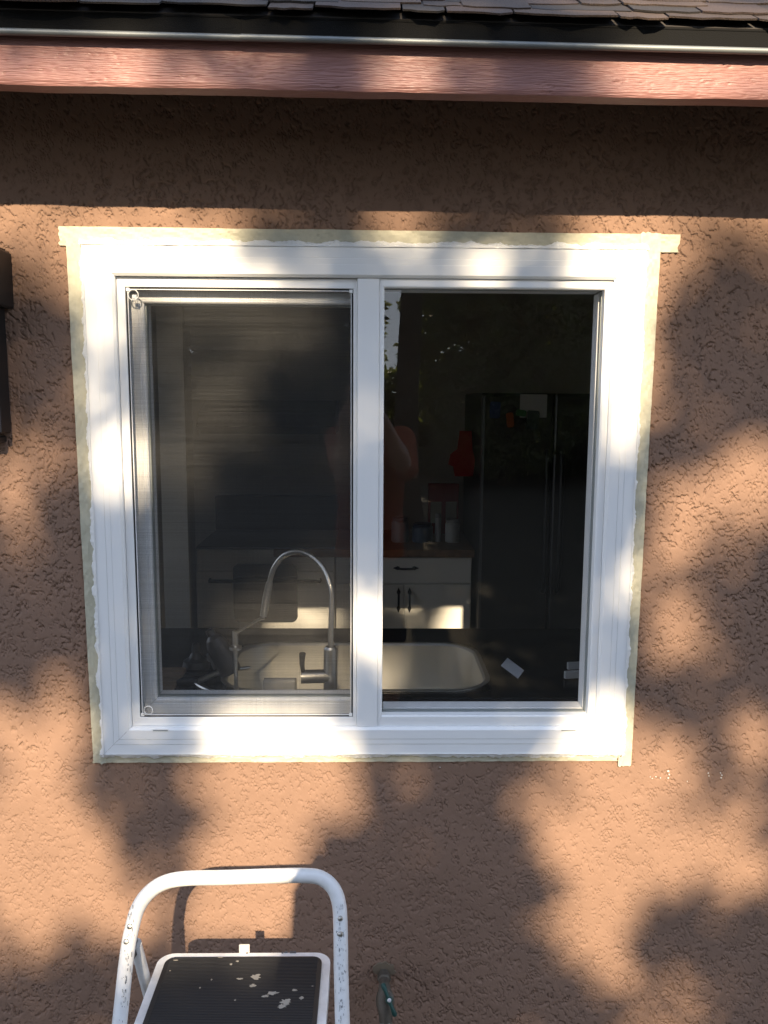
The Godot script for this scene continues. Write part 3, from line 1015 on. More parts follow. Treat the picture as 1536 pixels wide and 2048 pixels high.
	for q in [[586, 1904, 0.008, 0.004], [572, 1904, 0.004, 0.003], [565, 1905, 0.002, 0.003], [494, 1906, 0.002, 0.002]]:
		var c := PH(q[0], q[1], hs + 0.0008)
		bx(st, c, Vector3(q[2] * 1.6, 0.001, q[3] * 1.6), 0.0)
	obj("chips", st, M.chip, step).set_meta("kind", "stuff")
	st = mb()
	var tb := PH(490, 1899, hs)
	bx(st, Vector3(tb.x, hs + 0.006, zb - 0.004), Vector3(0.022, 0.020, 0.006), 0.002)
	own.call(obj("latch_tab", st, mat(Color(0.60, 0.56, 0.52), 0.35), s))
	# rear legs: from the black brackets down towards the wall
	for sd in [0, 1]:
		var h: Vector3 = on.call(258, 1886) if sd == 0 else on.call(682, 1880)
		var inx := 0.002 if sd == 0 else -0.002
		var p0 := h + Vector3(inx, -0.025, -0.034)
		var p1 := Vector3(h.x + inx * 2.0, 0.012, 0.09)
		st = mb()
		tube(st, [p0, p1], 0.0115, 12)
		own.call(obj("rear_leg", st, M.white_metal, s))
		st = mb()
		bar(st, h + Vector3(inx, 0.034, -0.036), h + Vector3(inx, -0.046, -0.020), 0.005, 0.030, 0.001)
		own.call(obj("bracket", st, M.black, s))
		st = mb()
		lathe(st, V2([0.0, -0.012, 0.016, -0.012, 0.016, 0.025, 0.0115, 0.028]), 12, Transform3D(Basis.IDENTITY, p1))
		own.call(obj("rubber_foot", st, M.rubber, s))
	st = mb()
	tube(st, [Vector3(fl.x + 0.02, 0.18, 0.145), Vector3(frr.x - 0.02, 0.18, 0.145)], 0.009, 10)
	own.call(obj("cross_bar", st, M.white_metal, s))
	# lower step
	var t2: Vector3 = top + down * ((top.y - 0.28) / -down.y)
	st = mb()
	prism(st, round_rect(wd + 0.03, 0.26, 0.03, 6), 0.028, Transform3D(lie, Vector3(cx, 0.28, t2.z + 0.02)))
	var low: MeshInstance3D = own.call(obj("lower_step", st, M.white_metal, s))
	st = mb()
	prism(st, round_rect(wd, 0.235, 0.02, 6), 0.006, Transform3D(lie, Vector3(cx, 0.284, t2.z + 0.02)))
	obj("tread", st, M.rubber, low)
	for sd2 in [-1.0, 1.0]:
		st = mb()
		bar(st, Vector3(cx + sd2 * wd / 2, hs - 0.02, zb + dep * 0.75), Vector3(cx + sd2 * (wd / 2 + 0.012), 0.26, t2.z + 0.08), 0.004, 0.02, 0.001)
		own.call(obj("side_strut", st, M.white_metal, s))
func basis_y(n: Vector3) -> Basis:
	var x := n.cross(Vector3.UP if abs(n.y) < 0.9 else Vector3.RIGHT).normalized()
	return Basis(x, n, x.cross(n))

# ================================================================ hose bib
func hose_bib():
	var w := P(768, 1940, 0.0)
	var h := thing("hose_bib", "weathered brass outdoor faucet with green handle on the stucco wall", "faucet", w)
	var st := mb()
	var prof := []
	for k in 20:
		var a := TAU * k / 20
		prof.append(Vector2(cos(a), sin(a) * 0.75) * 0.026 * rng.randf_range(0.8, 1.15))
	prism(st, PackedVector2Array(prof), 0.006, Transform3D(Basis.IDENTITY, Vector3(0.002, 0.004, 0)))
	obj("wall_patch", st, mat(Color(0.16, 0.12, 0.08), 0.95), h)
	var z := Basis(Vector3.RIGHT, PI / 2)
	st = mb()
	lathe(st, V2([0.013, -0.01, 0.013, 0.014, 0.0165, 0.016, 0.0165, 0.030, 0.0125, 0.033, 0.0125, 0.06]), 6, Transform3D(z, Vector3(0.0, -0.004, 0)))
	tube(st, smooth_path([Vector3(0, -0.004, 0.05), Vector3(0.001, -0.012, 0.070), Vector3(0.002, -0.035, 0.086), Vector3(0.003, -0.060, 0.095)], 5), [0.0145, 0.0145, 0.0145, 0.016, 0.018, 0.020, 0.0215, 0.022, 0.022, 0.021, 0.019, 0.0175, 0.0165, 0.016, 0.016, 0.016], 14)
	obj("faucet_body", st, M.brass, h)
	st = mb()
	var dn := basis_y(Vector3(0.02, -0.95, 0.3).normalized())
	lathe(st, V2([0.0135, 0.0, 0.0150, 0.004, 0.0150, 0.018, 0.0125, 0.019, 0.0105, 0.017, 0.0105, 0.0]), 16, Transform3D(dn, Vector3(0.003, -0.052, 0.093)))
	obj("spout", st, M.steel_dull, h)
	var bn := Vector3(0.10, 0.45, 0.88).normalized()
	var c := Vector3(0.007, -0.012, 0.078)
	st = mb()
	lathe(st, V2([0.0135, 0.0, 0.0135, 0.008, 0.0105, 0.010, 0.0105, 0.018, 0.004, 0.020, 0.004, 0.030, 0.0, 0.030]), 14, Transform3D(basis_y(bn), c))
	obj("bonnet", st, M.brass, h)
	var hc := c + bn * 0.029
	var dirv := Vector3(-0.42, 0.86, -0.40)
	dirv = (dirv - bn * dirv.dot(bn)).normalized()
	st = mb()
	tube(st, smooth_path([hc + dirv * 0.036 - bn * 0.004, hc + dirv * 0.026, hc + dirv * 0.010, hc - dirv * 0.010, hc - dirv * 0.026, hc - dirv * 0.036 - bn * 0.004], 4), [0.0042, 0.0056, 0.006, 0.006, 0.0056, 0.005, 0.0045, 0.0045, 0.0045, 0.005, 0.005, 0.005, 0.0045, 0.0045, 0.0045, 0.005, 0.0056, 0.006, 0.006, 0.0056, 0.0042], 10)
	lathe(st, V2([0.0085, -0.004, 0.0085, 0.003, 0.0, 0.004]), 12, Transform3D(basis_y(bn), hc))
	obj("handle", st, M.green, h)
	st = mb()
	lathe(st, V2([0.0046, 0.002, 0.0046, 0.0055, 0.003, 0.0066, 0.0, 0.0068]), 12, Transform3D(basis_y(bn), hc))
	obj("screw", st, mat(Color(0.7, 0.7, 0.7), 0.35, 0.4), h)

# ================================================================ kitchen
const CT := 0.955
func kitchen():
	var st := mb()
	var sx0 := -0.375
	var sx1 := 0.325
	var sz0 := -0.600
	var sz1 := -0.195
	# near counter with the sink cut out
	var c := thing("kitchen_counter", "black stone kitchen counter running under the window", "counter", Vector3(0, KF, -0.46))
	var loc := func(o, p): o.position -= p.position; return o
	bx(st, Vector3((KL + sx0) / 2, CT - 0.015, -0.46), Vector3(sx0 - KL, 0.03, 0.64), 0.001)
	bx(st, Vector3((KR + sx1) / 2, CT - 0.015, -0.46), Vector3(KR - sx1, 0.03, 0.64), 0.001)
	bx(st, Vector3((sx0 + sx1) / 2, CT - 0.015, (-0.14 + sz1) / 2), Vector3(sx1 - sx0, 0.03, -0.14 - sz1), 0.001)
	bx(st, Vector3((sx0 + sx1) / 2, CT - 0.015, (-0.78 + sz0) / 2), Vector3(sx1 - sx0, 0.03, sz0 + 0.78), 0.001)
	loc.call(obj("countertop", st, M.granite, c), c)
	st = mb()
	bx(st, Vector3(0, (KF + 0.70) / 2, -0.45), Vector3(3.4, 0.70 - KF, 0.60), 0.002)
	loc.call(obj("base_cabinet", st, M.cabinet, c), c)
	for k in 6:
		st = mb()
		bx(st, Vector3(-1.4 + k * 0.56, 0.44, -0.760), Vector3(0.54, 0.72, 0.018), 0.003)
		loc.call(obj("door", st, M.cabinet, c), c)
	# sink: a single rounded bowl
	var s := thing("kitchen_sink", "brushed stainless steel sink bowl let into the black counter", "sink", Vector3((sx0 + sx1) / 2, CT, (sz0 + sz1) / 2))
	st = mb()
	var rings := [[0.012, 0.012, 0.001], [0.012, 0.010, 0.0035], [0.0, -0.0, 0.0035], [-0.006, -0.004, -0.002], [-0.010, -0.008, -0.05], [-0.014, -0.012, -0.165], [-0.030, -0.028, -0.192], [-0.06, -0.06, -0.20], [-0.30, -0.15, -0.203]]
	var outl := []
	for r in rings:
		var o := []
		for p in round_rect(sx1 - sx0 + r[0] * 2, sz1 - sz0 + r[0] * 2, max(0.105 + r[0], 0.03), 10):
			o.append(Vector3(p.x, r[2], p.y))
		outl.append(o)
	for i in outl.size() - 1:
		var m: int = outl[i].size()
		for k in m:
			var l := (k + 1) % m
			var ctr := Vector3(0, -0.05, 0)
			var f := [outl[i][k], outl[i][l], outl[i + 1][l], outl[i + 1][k]]
			var mid: Vector3 = (f[0] + f[2]) / 2
			var hk := Vector3(-outl[i][k].x, 0.0, -outl[i][k].z)
			var e1: Vector3 = f[3] - f[0]
			var tg: Vector3 = f[1] - f[0]
			var n := tg.cross(e1).normalized()
			if i >= 2 and n.dot(ctr - mid) < 0: n = -n
			if i < 2 and n.y < 0: n = -n
			if i >= 3 and i < 6:      # the walls: rounded at the corners
				var nk := []
				for v in f:
					var hw: float = (sx1 - sx0) / 2 - 0.105
					var hd: float = (sz1 - sz0) / 2 - 0.105
					nk.append(-Vector3(v.x - clampf(v.x, -hw, hw), 0.0, v.z - clampf(v.z, -hd, hd)).normalized())
				tri3(st, f[0], f[1], f[2], nk[0], nk[1], nk[2])
				tri3(st, f[0], f[2], f[3], nk[0], nk[2], nk[3])
			else:
				quad(st, f[0], f[1], f[2], f[3], n)
	obj("bowl", st, M.steel_brushed, s)
	st = mb()
	lathe(st, V2([0.042, 0.004, 0.038, 0.005, 0.03, -0.001, 0.0, -0.003]), 20, Transform3D(Basis.IDENTITY, Vector3(0, -0.2015, 0)))
	obj("drain", st, M.steel_dull, s)
	# faucet
	var fb := PH(661, 1398, CT)
	var fz: float = fb.z
	var t := thing("kitchen_faucet", "tall gooseneck pull-down kitchen faucet in brushed steel at the sink", "faucet", Vector3(fb.x, CT, fz))
	var path := []
	for q in [[661, 1330, 0.0], [662, 1260, 0.0], [664, 1195, -0.002], [659, 1165, -0.010], [645, 1134, -0.03], [621, 1111, -0.055], [594, 1103, -0.08], [567, 1112, -0.105], [548, 1136, -0.12], [539, 1165, -0.13]]:
		path.append(P(q[0], q[1], fz + q[2]) - t.position)
	var sm := smooth_path(path, 5)
	sm.push_front(Vector3(0, 0.10, 0))
	st = mb()
	tube(st, sm, 0.0070, 14)
	obj("neck", st, M.steel, t)
	st = mb()
	tube(st, [path[-1], P(533, 1195, fz - 0.136) - t.position, P(527, 1232, fz - 0.142) - t.position], [0.0090, 0.0105, 0.0095], 14)
	obj("spray_head", st, M.steel, t)
	st = mb()
	lathe(st, V2([0.028, 0.0, 0.028, 0.006, 0.0175, 0.010, 0.0165, 0.13, 0.0125, 0.136]), 18)
	obj("base", st, M.steel, t)
	st = mb()
	var hy := P(625, 1352, fz).y - CT
	tube(st, [Vector3(0, hy, 0.0), Vector3(P(602, 1352, fz).x - fb.x, hy, 0.006)], 0.017, 16)
	obj("valve", st, M.steel_dull, t)
	st = mb()
	tube(st, [P(606, 1345, fz + 0.01) - t.position, P(604, 1325, fz + 0.014) - t.position, P(605, 1307, fz + 0.018) - t.position], [0.005, 0.0065, 0.0085], 10)
	obj("lever", st, M.black, t)
	# soap dispenser
	var sp := PH(473, 1398, CT)
	t = thing("soap_dispenser", "slim chrome soap dispenser standing beside the sink", "soap dispenser", sp)
	st = mb()
	lathe(st, V2([0.018, 0.0, 0.018, 0.004, 0.0055, 0.010, 0.005, 0.125, 0.015, 0.128, 0.015, 0.136, 0.007, 0.139, 0.007, 0.175, 0.0, 0.177]), 14)
	obj("stem", st, M.steel, t)
	st = mb()
	tube(st, [Vector3(0, 0.170, 0), Vector3(0.05, 0.186, -0.07), Vector3(0.06, 0.184, -0.085)], [0.0045, 0.004, 0.0035], 8)
	obj("spout", st, M.steel, t)
	# tongs, brush, bottle, slatted board at the left
	var g0 := PH(378, 1366, CT + 0.012)
	t = thing("tongs", "steel kitchen tongs with black grip lying on the counter", "tongs", g0)
	for q in [[500, 1335, 440, 1345], [478, 1392, 420, 1382]]:
		st = mb()
		var a := PH(q[2], q[3], CT + 0.016) - g0
		var b := PH(q[0], q[1], CT + 0.012) - g0
		tube(st, smooth_path([Vector3(0.012, 0, 0), a, b], 5), [0.007, 0.0075, 0.008, 0.008, 0.0075, 0.007, 0.006, 0.005, 0.005, 0.006, 0.004], 8)
		obj("arm", st, M.steel, t)
	st = mb()
	tube(st, [Vector3(-0.03, 0.0, 0.004), Vector3(-0.01, 0.004, 0), Vector3(0.022, 0.002, 0)], [0.008, 0.015, 0.012], 10)
	obj("grip", st, M.black, t)
	g0 = PH(385, 1352, CT)
	t = thing("scrub_brush", "round black scrubbing brush with a white tag by the tongs", "brush", g0 + Vector3(0, 0, -0.05))
	st = mb()
	lathe(st, V2([0.0, 0.0, 0.034, 0.002, 0.038, 0.012, 0.034, 0.028, 0.020, 0.036, 0.012, 0.05, 0.010, 0.075, 0.0, 0.08]), 18)
	obj("head", st, M.black, t)
	st = mb()
	prism(st, round_rect(0.034, 0.028, 0.010), 0.003, Transform3D(Basis(Vector3.UP, 0.4), Vector3(0.05, 0.045, 0.02)))
	tube(st, [Vector3(0.05, 0.034, 0.021), Vector3(0.058, 0.012, 0.022)], 0.008, 8)
	obj("white_tag", st, M.paper, t)
	g0 = PH(455, 1370, CT)
	t = thing("spray_bottle", "dark grey plastic bottle leaning behind the tongs", "bottle", Vector3(g0.x, CT, -0.30))
	st = mb()
	var lx := Transform3D(Basis(Vector3.BACK, 0.45), Vector3(0.0, 0.012, 0.0))
	lathe(st, V2([0.0, 0.0, 0.028, 0.001, 0.030, 0.010, 0.030, 0.085, 0.022, 0.105, 0.012, 0.115, 0.012, 0.132, 0.0, 0.133]), 18, lx)
	obj("bottle_body", st, mat(Color(0.035, 0.036, 0.04), 0.35), t)
	t = thing("drying_board", "slatted wooden drying board on the counter by the screen", "board", Vector3(PH(345, 1345, CT).x - 0.08, CT, -0.25))
	for k in 7:
		st = mb()
		bx(st, Vector3(0, 0.010, -0.075 + k * 0.025), Vector3(0.24, 0.012, 0.021), 0.002)
		obj("slat", st, mottle(mat(Color(0.30, 0.21, 0.13), 0.6), M.blotch, 8.0), t)
	for bxs in [-0.09, 0.09]:
		st = mb()
		bx(st, Vector3(bxs, 0.002, 0), Vector3(0.02, 0.004, 0.17), 0.001)
		obj("batten", st, M.wood, t)
	# sponge cloth over the sink's edge, card, off-cuts of vinyl
	var kk := PH(560, 1385, CT)
	t = thing("dish_sponge", "pale grey sponge standing on the near edge of the sink", "sponge", Vector3(kk.x, CT, -0.178))
	st = mb()
	bx(st, Vector3(0, 0.020, 0), Vector3(0.085, 0.032, 0.022), 0.006)
	obj("foam", st, mat(Color(0.35, 0.34, 0.31), 0.9), t)
	st = mb()
	bx(st, Vector3(0, 0.020, -0.013), Vector3(0.083, 0.030, 0.004), 0.001)
	obj("scourer", st, mat(Color(0.12, 0.13, 0.14), 0.95), t)
	var q4 := [PH(1015, 1316, CT + 0.002), PH(1048, 1341, CT + 0.002), PH(1036, 1357, CT + 0.002), PH(1002, 1331, CT + 0.002)]
	st = mb()
	var pg := PackedVector2Array()
	for v in q4: pg.append(Vector2(v.x, v.z))
	prism(st, pg, 0.0012, Transform3D(Basis(Vector3.RIGHT, PI / 2), Vector3(0, CT + 0.0025, 0)))
	tag(obj("paper_card", st, M.paper), "small blank white card lying on the black counter", "card")
	for k in 2:
		var a2 := PH(1129 + k * 6, 1350 - k * 18, CT + 0.012)
		st = mb()
		bar(st, a2, a2 + Vector3(0.16, 0, -0.03), 0.010, 0.020, 0.001)
		tag(obj("vinyl_strip", st, mat(Color(0.38, 0.38, 0.37), 0.5)), ["pale plastic trim strip on the counter, nearer the window glass", "pale plastic trim strip on the counter, lying behind the other strip"][k], "trim strip", "trim strips on the counter")
	# far side: white cabinet with wood top
	var fzc := -2.23
	var cl := P(672, 1180, fzc).x
	var crr := P(943, 1180, fzc).x
	var ctop := 0.955
	t = thing("kitchen_cabinet", "white base cabinet with black iron pulls and wooden worktop", "cabinet", Vector3((cl + crr) / 2, KF, fzc - 0.3))
	var put := func(o): o.position -= t.position; return o
	st = mb()
	bx(st, Vector3((cl + crr) / 2, (KF + ctop - 0.04) / 2, fzc - 0.315), Vector3(crr - cl, ctop - 0.04 - KF, 0.60), 0.002)
	put.call(obj("carcass", st, M.cabinet, t))
	st = mb()
	bx(st, Vector3((cl + crr) / 2 - 0.15, ctop - 0.0195, fzc - 0.30), Vector3(crr - cl + 0.32, 0.039, 0.64), 0.003)
	put.call(obj("worktop", st, M.wood, t))
	var yd := P(808, 1168, fzc).y
	var xs := P(808, 1200, fzc).x
	st = mb()
	bx(st, Vector3((cl + crr) / 2, (yd + 0.003 + ctop - 0.045) / 2, fzc - 0.008), Vector3(crr - cl - 0.006, ctop - 0.048 - yd, 0.018), 0.003)
	var dr: Node3D = put.call(obj("drawer", st, M.cabinet, t))
	pull(dr, P(812, 1136, fzc + 0.003), true)
	for q in [[cl + 0.003, xs - 0.0015, 797], [xs + 0.0015, crr - 0.003, 819]]:
		st = mb()
		bx(st, Vector3((q[0] + q[1]) / 2, (yd - 0.003 + 0.13) / 2, fzc - 0.008), Vector3(q[1] - q[0], yd - 0.003 - 0.13, 0.018), 0.003)
		var dd: Node3D = put.call(obj("cabinet_door", st, M.cabinet, t))
		pull(dd, P(q[2], 1200, fzc + 0.003), false)
	# white oven with dark window
	var ol := P(395, 1200, fzc).x
	var orr: float = cl - 0.008
	t = thing("oven", "white kitchen oven with dark rounded door glass", "oven", Vector3((ol + orr) / 2, KF, fzc - 0.3))
	var oc: float = (ol + orr) / 2
	var ow: float = orr - ol
	st = mb()
	bx(st, Vector3(0, 0.46, 0), Vector3(ow, 0.92, 0.58), 0.004)
	obj("oven_body", st, M.cabinet, t)
	st = mb()
	var wr: float = P(596, 1200, fzc).x
	var wb: float = P(596, 1243, fzc).y - KF
	var ww: float = (wr - oc) * 2.0
	prism(st, round_rect(ow - 0.004, 0.62, 0.012), 0.025, Transform3D(Basis.IDENTITY, Vector3(0, 0.50, 0.29)))
	var od := obj("oven_door", st, M.cabinet, t)
	st = mb()
	prism(st, round_rect(ww, 0.30, 0.035, 8), 0.002, Transform3D(Basis.IDENTITY, Vector3(0, wb + 0.15, 0.316)))
	obj("door_glass", st, mat(Color(0.008, 0.008, 0.008), 0.12), od)
	st = mb()
	tube(st, [Vector3(-ow * 0.4, 0.77, 0.30), Vector3(-ow * 0.4, 0.77, 0.355), Vector3(ow * 0.4, 0.77, 0.355), Vector3(ow * 0.4, 0.77, 0.30)], 0.009, 8)
	obj("oven_handle", st, M.black, t)
	st = mb()
	bx(st, Vector3(0, 0.928, 0), Vector3(ow, 0.014, 0.60), 0.002)
	obj("hob", st, M.black, t)
	st = mb()
	bx(st, Vector3(0, 1.03, -0.26), Vector3(ow, 0.20, 0.06), 0.006)
	obj("control_panel", st, M.black, t)
	# range hood
	t = thing("range_hood", "dark range hood with curved lip above the oven", "range hood", Vector3(oc, 1.52, -2.6))
	st = mb()
	prism(st, PackedVector2Array([Vector2(-0.3, 0), Vector2(0.22, 0), Vector2(0.30, 0.04), Vector2(0.24, 0.11), Vector2(0.05, 0.17), Vector2(-0.3, 0.17)]), ow, Transform3D(Basis(Vector3.UP, -PI / 2), Vector3(ow / 2, 0, 0)))
	obj("hood_body", st, M.fridge, t)
	# fridge
	var fzz := -2.12
	var fx0 := P(962, 1000, fzz).x
	var fx1 := P(1250, 1000, fzz).x
	var fs := P(1103, 1000, fzz).x
	var ft := P(1000, 786, fzz).y
	t = thing("fridge", "dark two-door fridge with papers and magnets on its doors", "fridge", Vector3((fx0 + fx1) / 2, KF, fzz - 0.38))
	var put2 := func(o): o.position -= t.position; return o
	st = mb()
	bx(st, Vector3((fx0 + fx1) / 2, (KF + ft) / 2, fzz - 0.40), Vector3(fx1 - fx0, ft - KF, 0.70), 0.006)
	put2.call(obj("fridge_body", st, M.fridge, t))
	for q in [[fx0, fs - 0.003, -1.0], [fs + 0.003, fx1, 1.0]]:
		st = mb()
		bx(st, Vector3((q[0] + q[1]) / 2, (KF + 0.06 + ft) / 2, fzz - 0.025), Vector3(q[1] - q[0], ft - KF - 0.07, 0.05), 0.010)
		var dd: Node3D = put2.call(obj("fridge_door", st, M.fridge, t))
		st = mb()
		var hx: float = fs + q[2] * 0.035
		tube(st, smooth_path([Vector3(hx, 1.45, fzz), Vector3(hx, 1.42, fzz + 0.05), Vector3(hx, 1.05, fzz + 0.055), Vector3(hx, 0.80, fzz + 0.05), Vector3(hx, 0.77, fzz)], 4), 0.012, 8)
		obj("door_handle", st, M.black, dd)
	var mcol := [Color(0.03, 0.05, 0.16), Color(0.35, 0.10, 0.03), Color(0.05, 0.16, 0.06), Color(0.03, 0.04, 0.05), Color(0.28, 0.28, 0.27)]
	var mlab := ["blue", "orange", "green", "black"]
	var mk := 0
	for q in [[990, 820, 0.05, 0.08], [1020, 840, 0.035, 0.07], [1042, 826, 0.05, 0.03], [1065, 840, 0.06, 0.09]]:
		var mc := P(q[0], q[1], fzz)
		st = mb()
		prism(st, round_rect(q[2], q[3], 0.010), 0.006, Transform3D(Basis(Vector3.BACK, rng.randf_range(-0.15, 0.15)), Vector3(mc.x, mc.y, fzz + 0.0004)))
		tag(obj("fridge_magnet", st, mat(mcol[mk], 0.6)), "%s fridge magnet on the dark fridge door" % mlab[mk], "magnet", "magnets on the fridge")
		mk += 1
	var dc := P(1075, 812, fzz)
	st = mb()
	bx(st, Vector3(dc.x - 0.02, dc.y, fzz + 0.0012), Vector3(0.13, 0.11, 0.0012), 0.0)
	tag(obj("paper_sheet", st, mat(Color(0.5, 0.49, 0.46), 0.8)), "pale sheet of paper stuck to the fridge door", "paper")
	# red oven mitt hung from the fridge side
	var mp := P(930, 905, -2.35)
	t = thing("oven_mitt", "red oven mitt hanging beside the fridge", "oven mitt", mp - Vector3(0, 0.12, 0))
	st = mb()
	prism(st, PackedVector2Array([Vector2(-0.05, 0), Vector2(0.04, 0), Vector2(0.05, 0.08), Vector2(0.035, 0.14), Vector2(0.03, 0.23), Vector2(-0.03, 0.23), Vector2(-0.04, 0.14), Vector2(-0.075, 0.11), Vector2(-0.085, 0.06), Vector2(-0.06, 0.05)]), 0.02)
	obj("mitt", st, mat(Color(0.30, 0.02, 0.02), 0.9), t)
	# things on the far worktop
	var items := [[800, "glass_jar", "clear glass jar on the wooden worktop", "jar", Color(0.35, 0.36, 0.36), 0.045, 0.13], [845, "blue_tub", "blue plastic tub on the wooden worktop", "tub", Color(0.05, 0.08, 0.14), 0.055, 0.10], [876, "pepper_mill", "silver pepper mill on the wooden worktop", "pepper mill", Color(0.45, 0.45, 0.45), 0.016, 0.15], [905, "storage_tin", "white tin with a label on the wooden worktop", "tin", Color(0.42, 0.42, 0.40), 0.038, 0.12]]
	for q in items:
		var b := P(q[0], 1050, -2.45)
		t = thing(q[1], q[2], q[3], Vector3(b.x, ctop, -2.45))
		st = mb()
		var r: float = q[5]
		lathe(st, V2([0.0, 0.0, r * 0.92, 0.0, r, 0.008, r, q[6] * 0.8, r * 0.85, q[6] * 0.86]), 16)
		obj("vessel", st, mat(q[4], 0.35), t)
		st = mb()
		lathe(st, V2([r * 0.88, q[6] * 0.85, r * 0.9, q[6] * 0.97, r * 0.8, q[6], 0.0, q[6] * 1.01]), 16)
		obj("lid", st, mat(q[4] * 0.6, 0.4), t)
	for k in 2:
		var b := P([872, 902][k], 960, -2.74)
		st = mb()
		bx(st, Vector3(b.x, ctop + 0.14, -2.74), Vector3(0.085, 0.28, 0.06), 0.002)
		var cb = tag(obj("food_box", st, mat(Color(0.22, 0.02, 0.02), 0.6)), ["red cardboard food box behind the pepper mill", "red cardboard food box behind the white tin"][k], "box", "boxes on the far worktop")
		st = mb()
		bx(st, Vector3(b.x, ctop + 0.12, -2.7085), Vector3(0.06, 0.12, 0.002), 0.0)
		obj("label", st, mat(Color(0.35, 0.32, 0.25), 0.7), cb)
	# door casing and door leaf at the far left
	var d0 := P(322, 900, -1.75)
	var d1 := P(374, 900, -1.75)
	t = thing("open_door", "pale interior door standing open at the end of the kitchen", "door", Vector3((d0.x + d1.x) / 2, KF, -1.75))
	st = mb()
	bx(st, Vector3(0, 1.03, 0), Vector3(d1.x - d0.x, 2.06, 0.035), 0.002)
	obj("casing", st, mat(Color(0.44, 0.40, 0.33), 0.5), t)
	st = mb()
	bx(st, Vector3(-0.10, 1.02, -0.40), Vector3(0.036, 2.03, 0.76), 0.002)
	obj("door_leaf", st, mat(Color(0.40, 0.36, 0.30), 0.5), t)
func pull(parent: Node3D, c: Vector3, level: bool):
	# wrought-iron pull: a bowed bar with spade-shaped ends
	var st := mb()
	var d := Vector3.RIGHT if level else Vector3.UP
	var o := c - (parent.get_parent() as Node3D).position - parent.position
	var z := Vector3(0, 0, 1)
	tube(st, smooth_path([o - d * 0.042 + z * 0.006, o - d * 0.030 + z * 0.022, o - d * 0.005 + z * 0.026, o + d * 0.005 + z * 0.026, o + d * 0.030 + z * 0.022, o + d * 0.042 + z * 0.006], 3), 0.0055, 8)
	for s in [-1.0, 1.0]:
		var poly := PackedVector2Array([Vector2(-0.010, 0.0), Vector2(-0.006, -0.010), Vector2(0.006, -0.010), Vector2(0.010, 0.0), Vector2(0.006, 0.009), Vector2(0.0, 0.024), Vector2(-0.006, 0.009)])
		var xf := Transform3D(Basis.IDENTITY, o + d * 0.042 * s + z * 0.0005)
		xf.basis = Basis(z, (-PI / 2 * s) if level else (0.0 if s > 0 else PI))
		prism(st, poly, 0.004, xf)
	obj("pull", st, M.iron, parent)

# ================================================================ trees that shade the wall
# where the sun comes through the crown: centre and radii on the wall (as photo pixels), how much gets through
const LIT := [[1290, 270, 230, 90, 1.0], [1500, 260, 150, 90, 1.0], [930, 280, 60, 50, 0.6], [80, 440, 210, 95, 1.0], [300, 420, 170, 90, 1.0], [440, 390, 60, 60, 0.6], [522, 370, 50, 60, 0.9], [250, 520, 150, 120, 1.0], [420, 530, 90, 70, 0.5],
	[815, 385, 72, 75, 0.95], [860, 450, 110, 50, 0.6], [900, 540, 90, 55, 0.55], [1290, 370, 170, 90, 1.0], [1500, 380, 150, 110, 1.0], [1240, 560, 130, 140, 1.0], [1180, 660, 85, 90, 1.0], [1275, 740, 70, 170, 0.85], [1350, 500, 60, 70, 0.7],
	[430, 680, 130, 110, 0.75], [545, 650, 120, 80, 1.0], [420, 810, 110, 120, 0.65], [380, 930, 70, 70, 0.35], [940, 650, 60, 50, 0.5],
	[235, 870, 60, 120, 0.5], [205, 700, 50, 60, 0.35], [25, 940, 75, 75, 0.75], [5, 1080, 50, 60, 0.5], [70, 1470, 120, 95, 0.65], [50, 1690, 130, 140, 0.95], [150, 1740, 95, 90, 0.85], [140, 1610, 90, 80, 0.7], [20, 1880, 70, 60, 0.5],
	[735, 1270, 60, 140, 0.6], [590, 1220, 120, 75, 0.95], [860, 1220, 100, 60, 0.65],
	[560, 1480, 150, 70, 1.0], [570, 1580, 165, 95, 1.0], [700, 1540, 60, 80, 0.75], [450, 1560, 70, 60, 0.6], [510, 1690, 120, 80, 1.0], [480, 1810, 120, 90, 1.0], [590, 1760, 70, 100, 1.0], [230, 1830, 75, 85, 0.7],
	[1220, 1480, 95, 70, 1.0], [1275, 1220, 60, 55, 0.6], [1370, 1195, 95, 105, 0.85], [1320, 1080, 70, 70, 0.6], [1480, 970, 110, 110, 0.9], [1400, 1030, 60, 50, 0.6],
	[1400, 1570, 140, 110, 0.65], [1215, 1600, 105, 130, 1.0], [1210, 1770, 88, 150, 1.0], [1245, 1930, 45, 80, 0.75], [1390, 1730, 95, 70, 0.95], [1500, 1740, 85, 80, 0.95], [1345, 2030, 45, 45, 0.65], [1480, 2010, 40, 45, 0.35], [1090, 1590, 80, 65, 0.45], [1140, 1690, 75, 70, 0.8], [1520, 1480, 70, 60, 0.4]]
const DIM := [[1400, 850, 90, 60, 0.9], [1345, 930, 45, 60, 0.6], [1410, 470, 60, 50, 0.6], [1480, 700, 110, 140, 1.0], [900, 1720, 150, 170, 1.0], [930, 1950, 220, 170, 1.0], [1410, 1895, 165, 95, 1.0], [940, 1600, 90, 60, 0.8], [1480, 1600, 40, 110, 0.5], [1300, 1740, 45, 60, 0.45], [340, 1650, 70, 105, 0.5], [270, 1560, 60, 50, 0.35], [1460, 1160, 50, 150, 0.9], [1420, 1330, 120, 40, 0.6]]
func sun_through(px: float, py: float) -> float:
	var v := 0.0
	for q in LIT:
		var e := Vector2((px - q[0]) / (q[2] + 17.0), (py - q[1]) / (q[3] + 17.0)).length()
		v = max(v, q[4] * (1.0 - smoothstep(0.80, 1.12, e)))
	for q in DIM:
		var e := Vector2((px - q[0]) / q[2], (py - q[1]) / q[3]).length()
		v *= 1.0 - q[4] * (1.0 - smoothstep(0.5, 1.1, e))
	return v
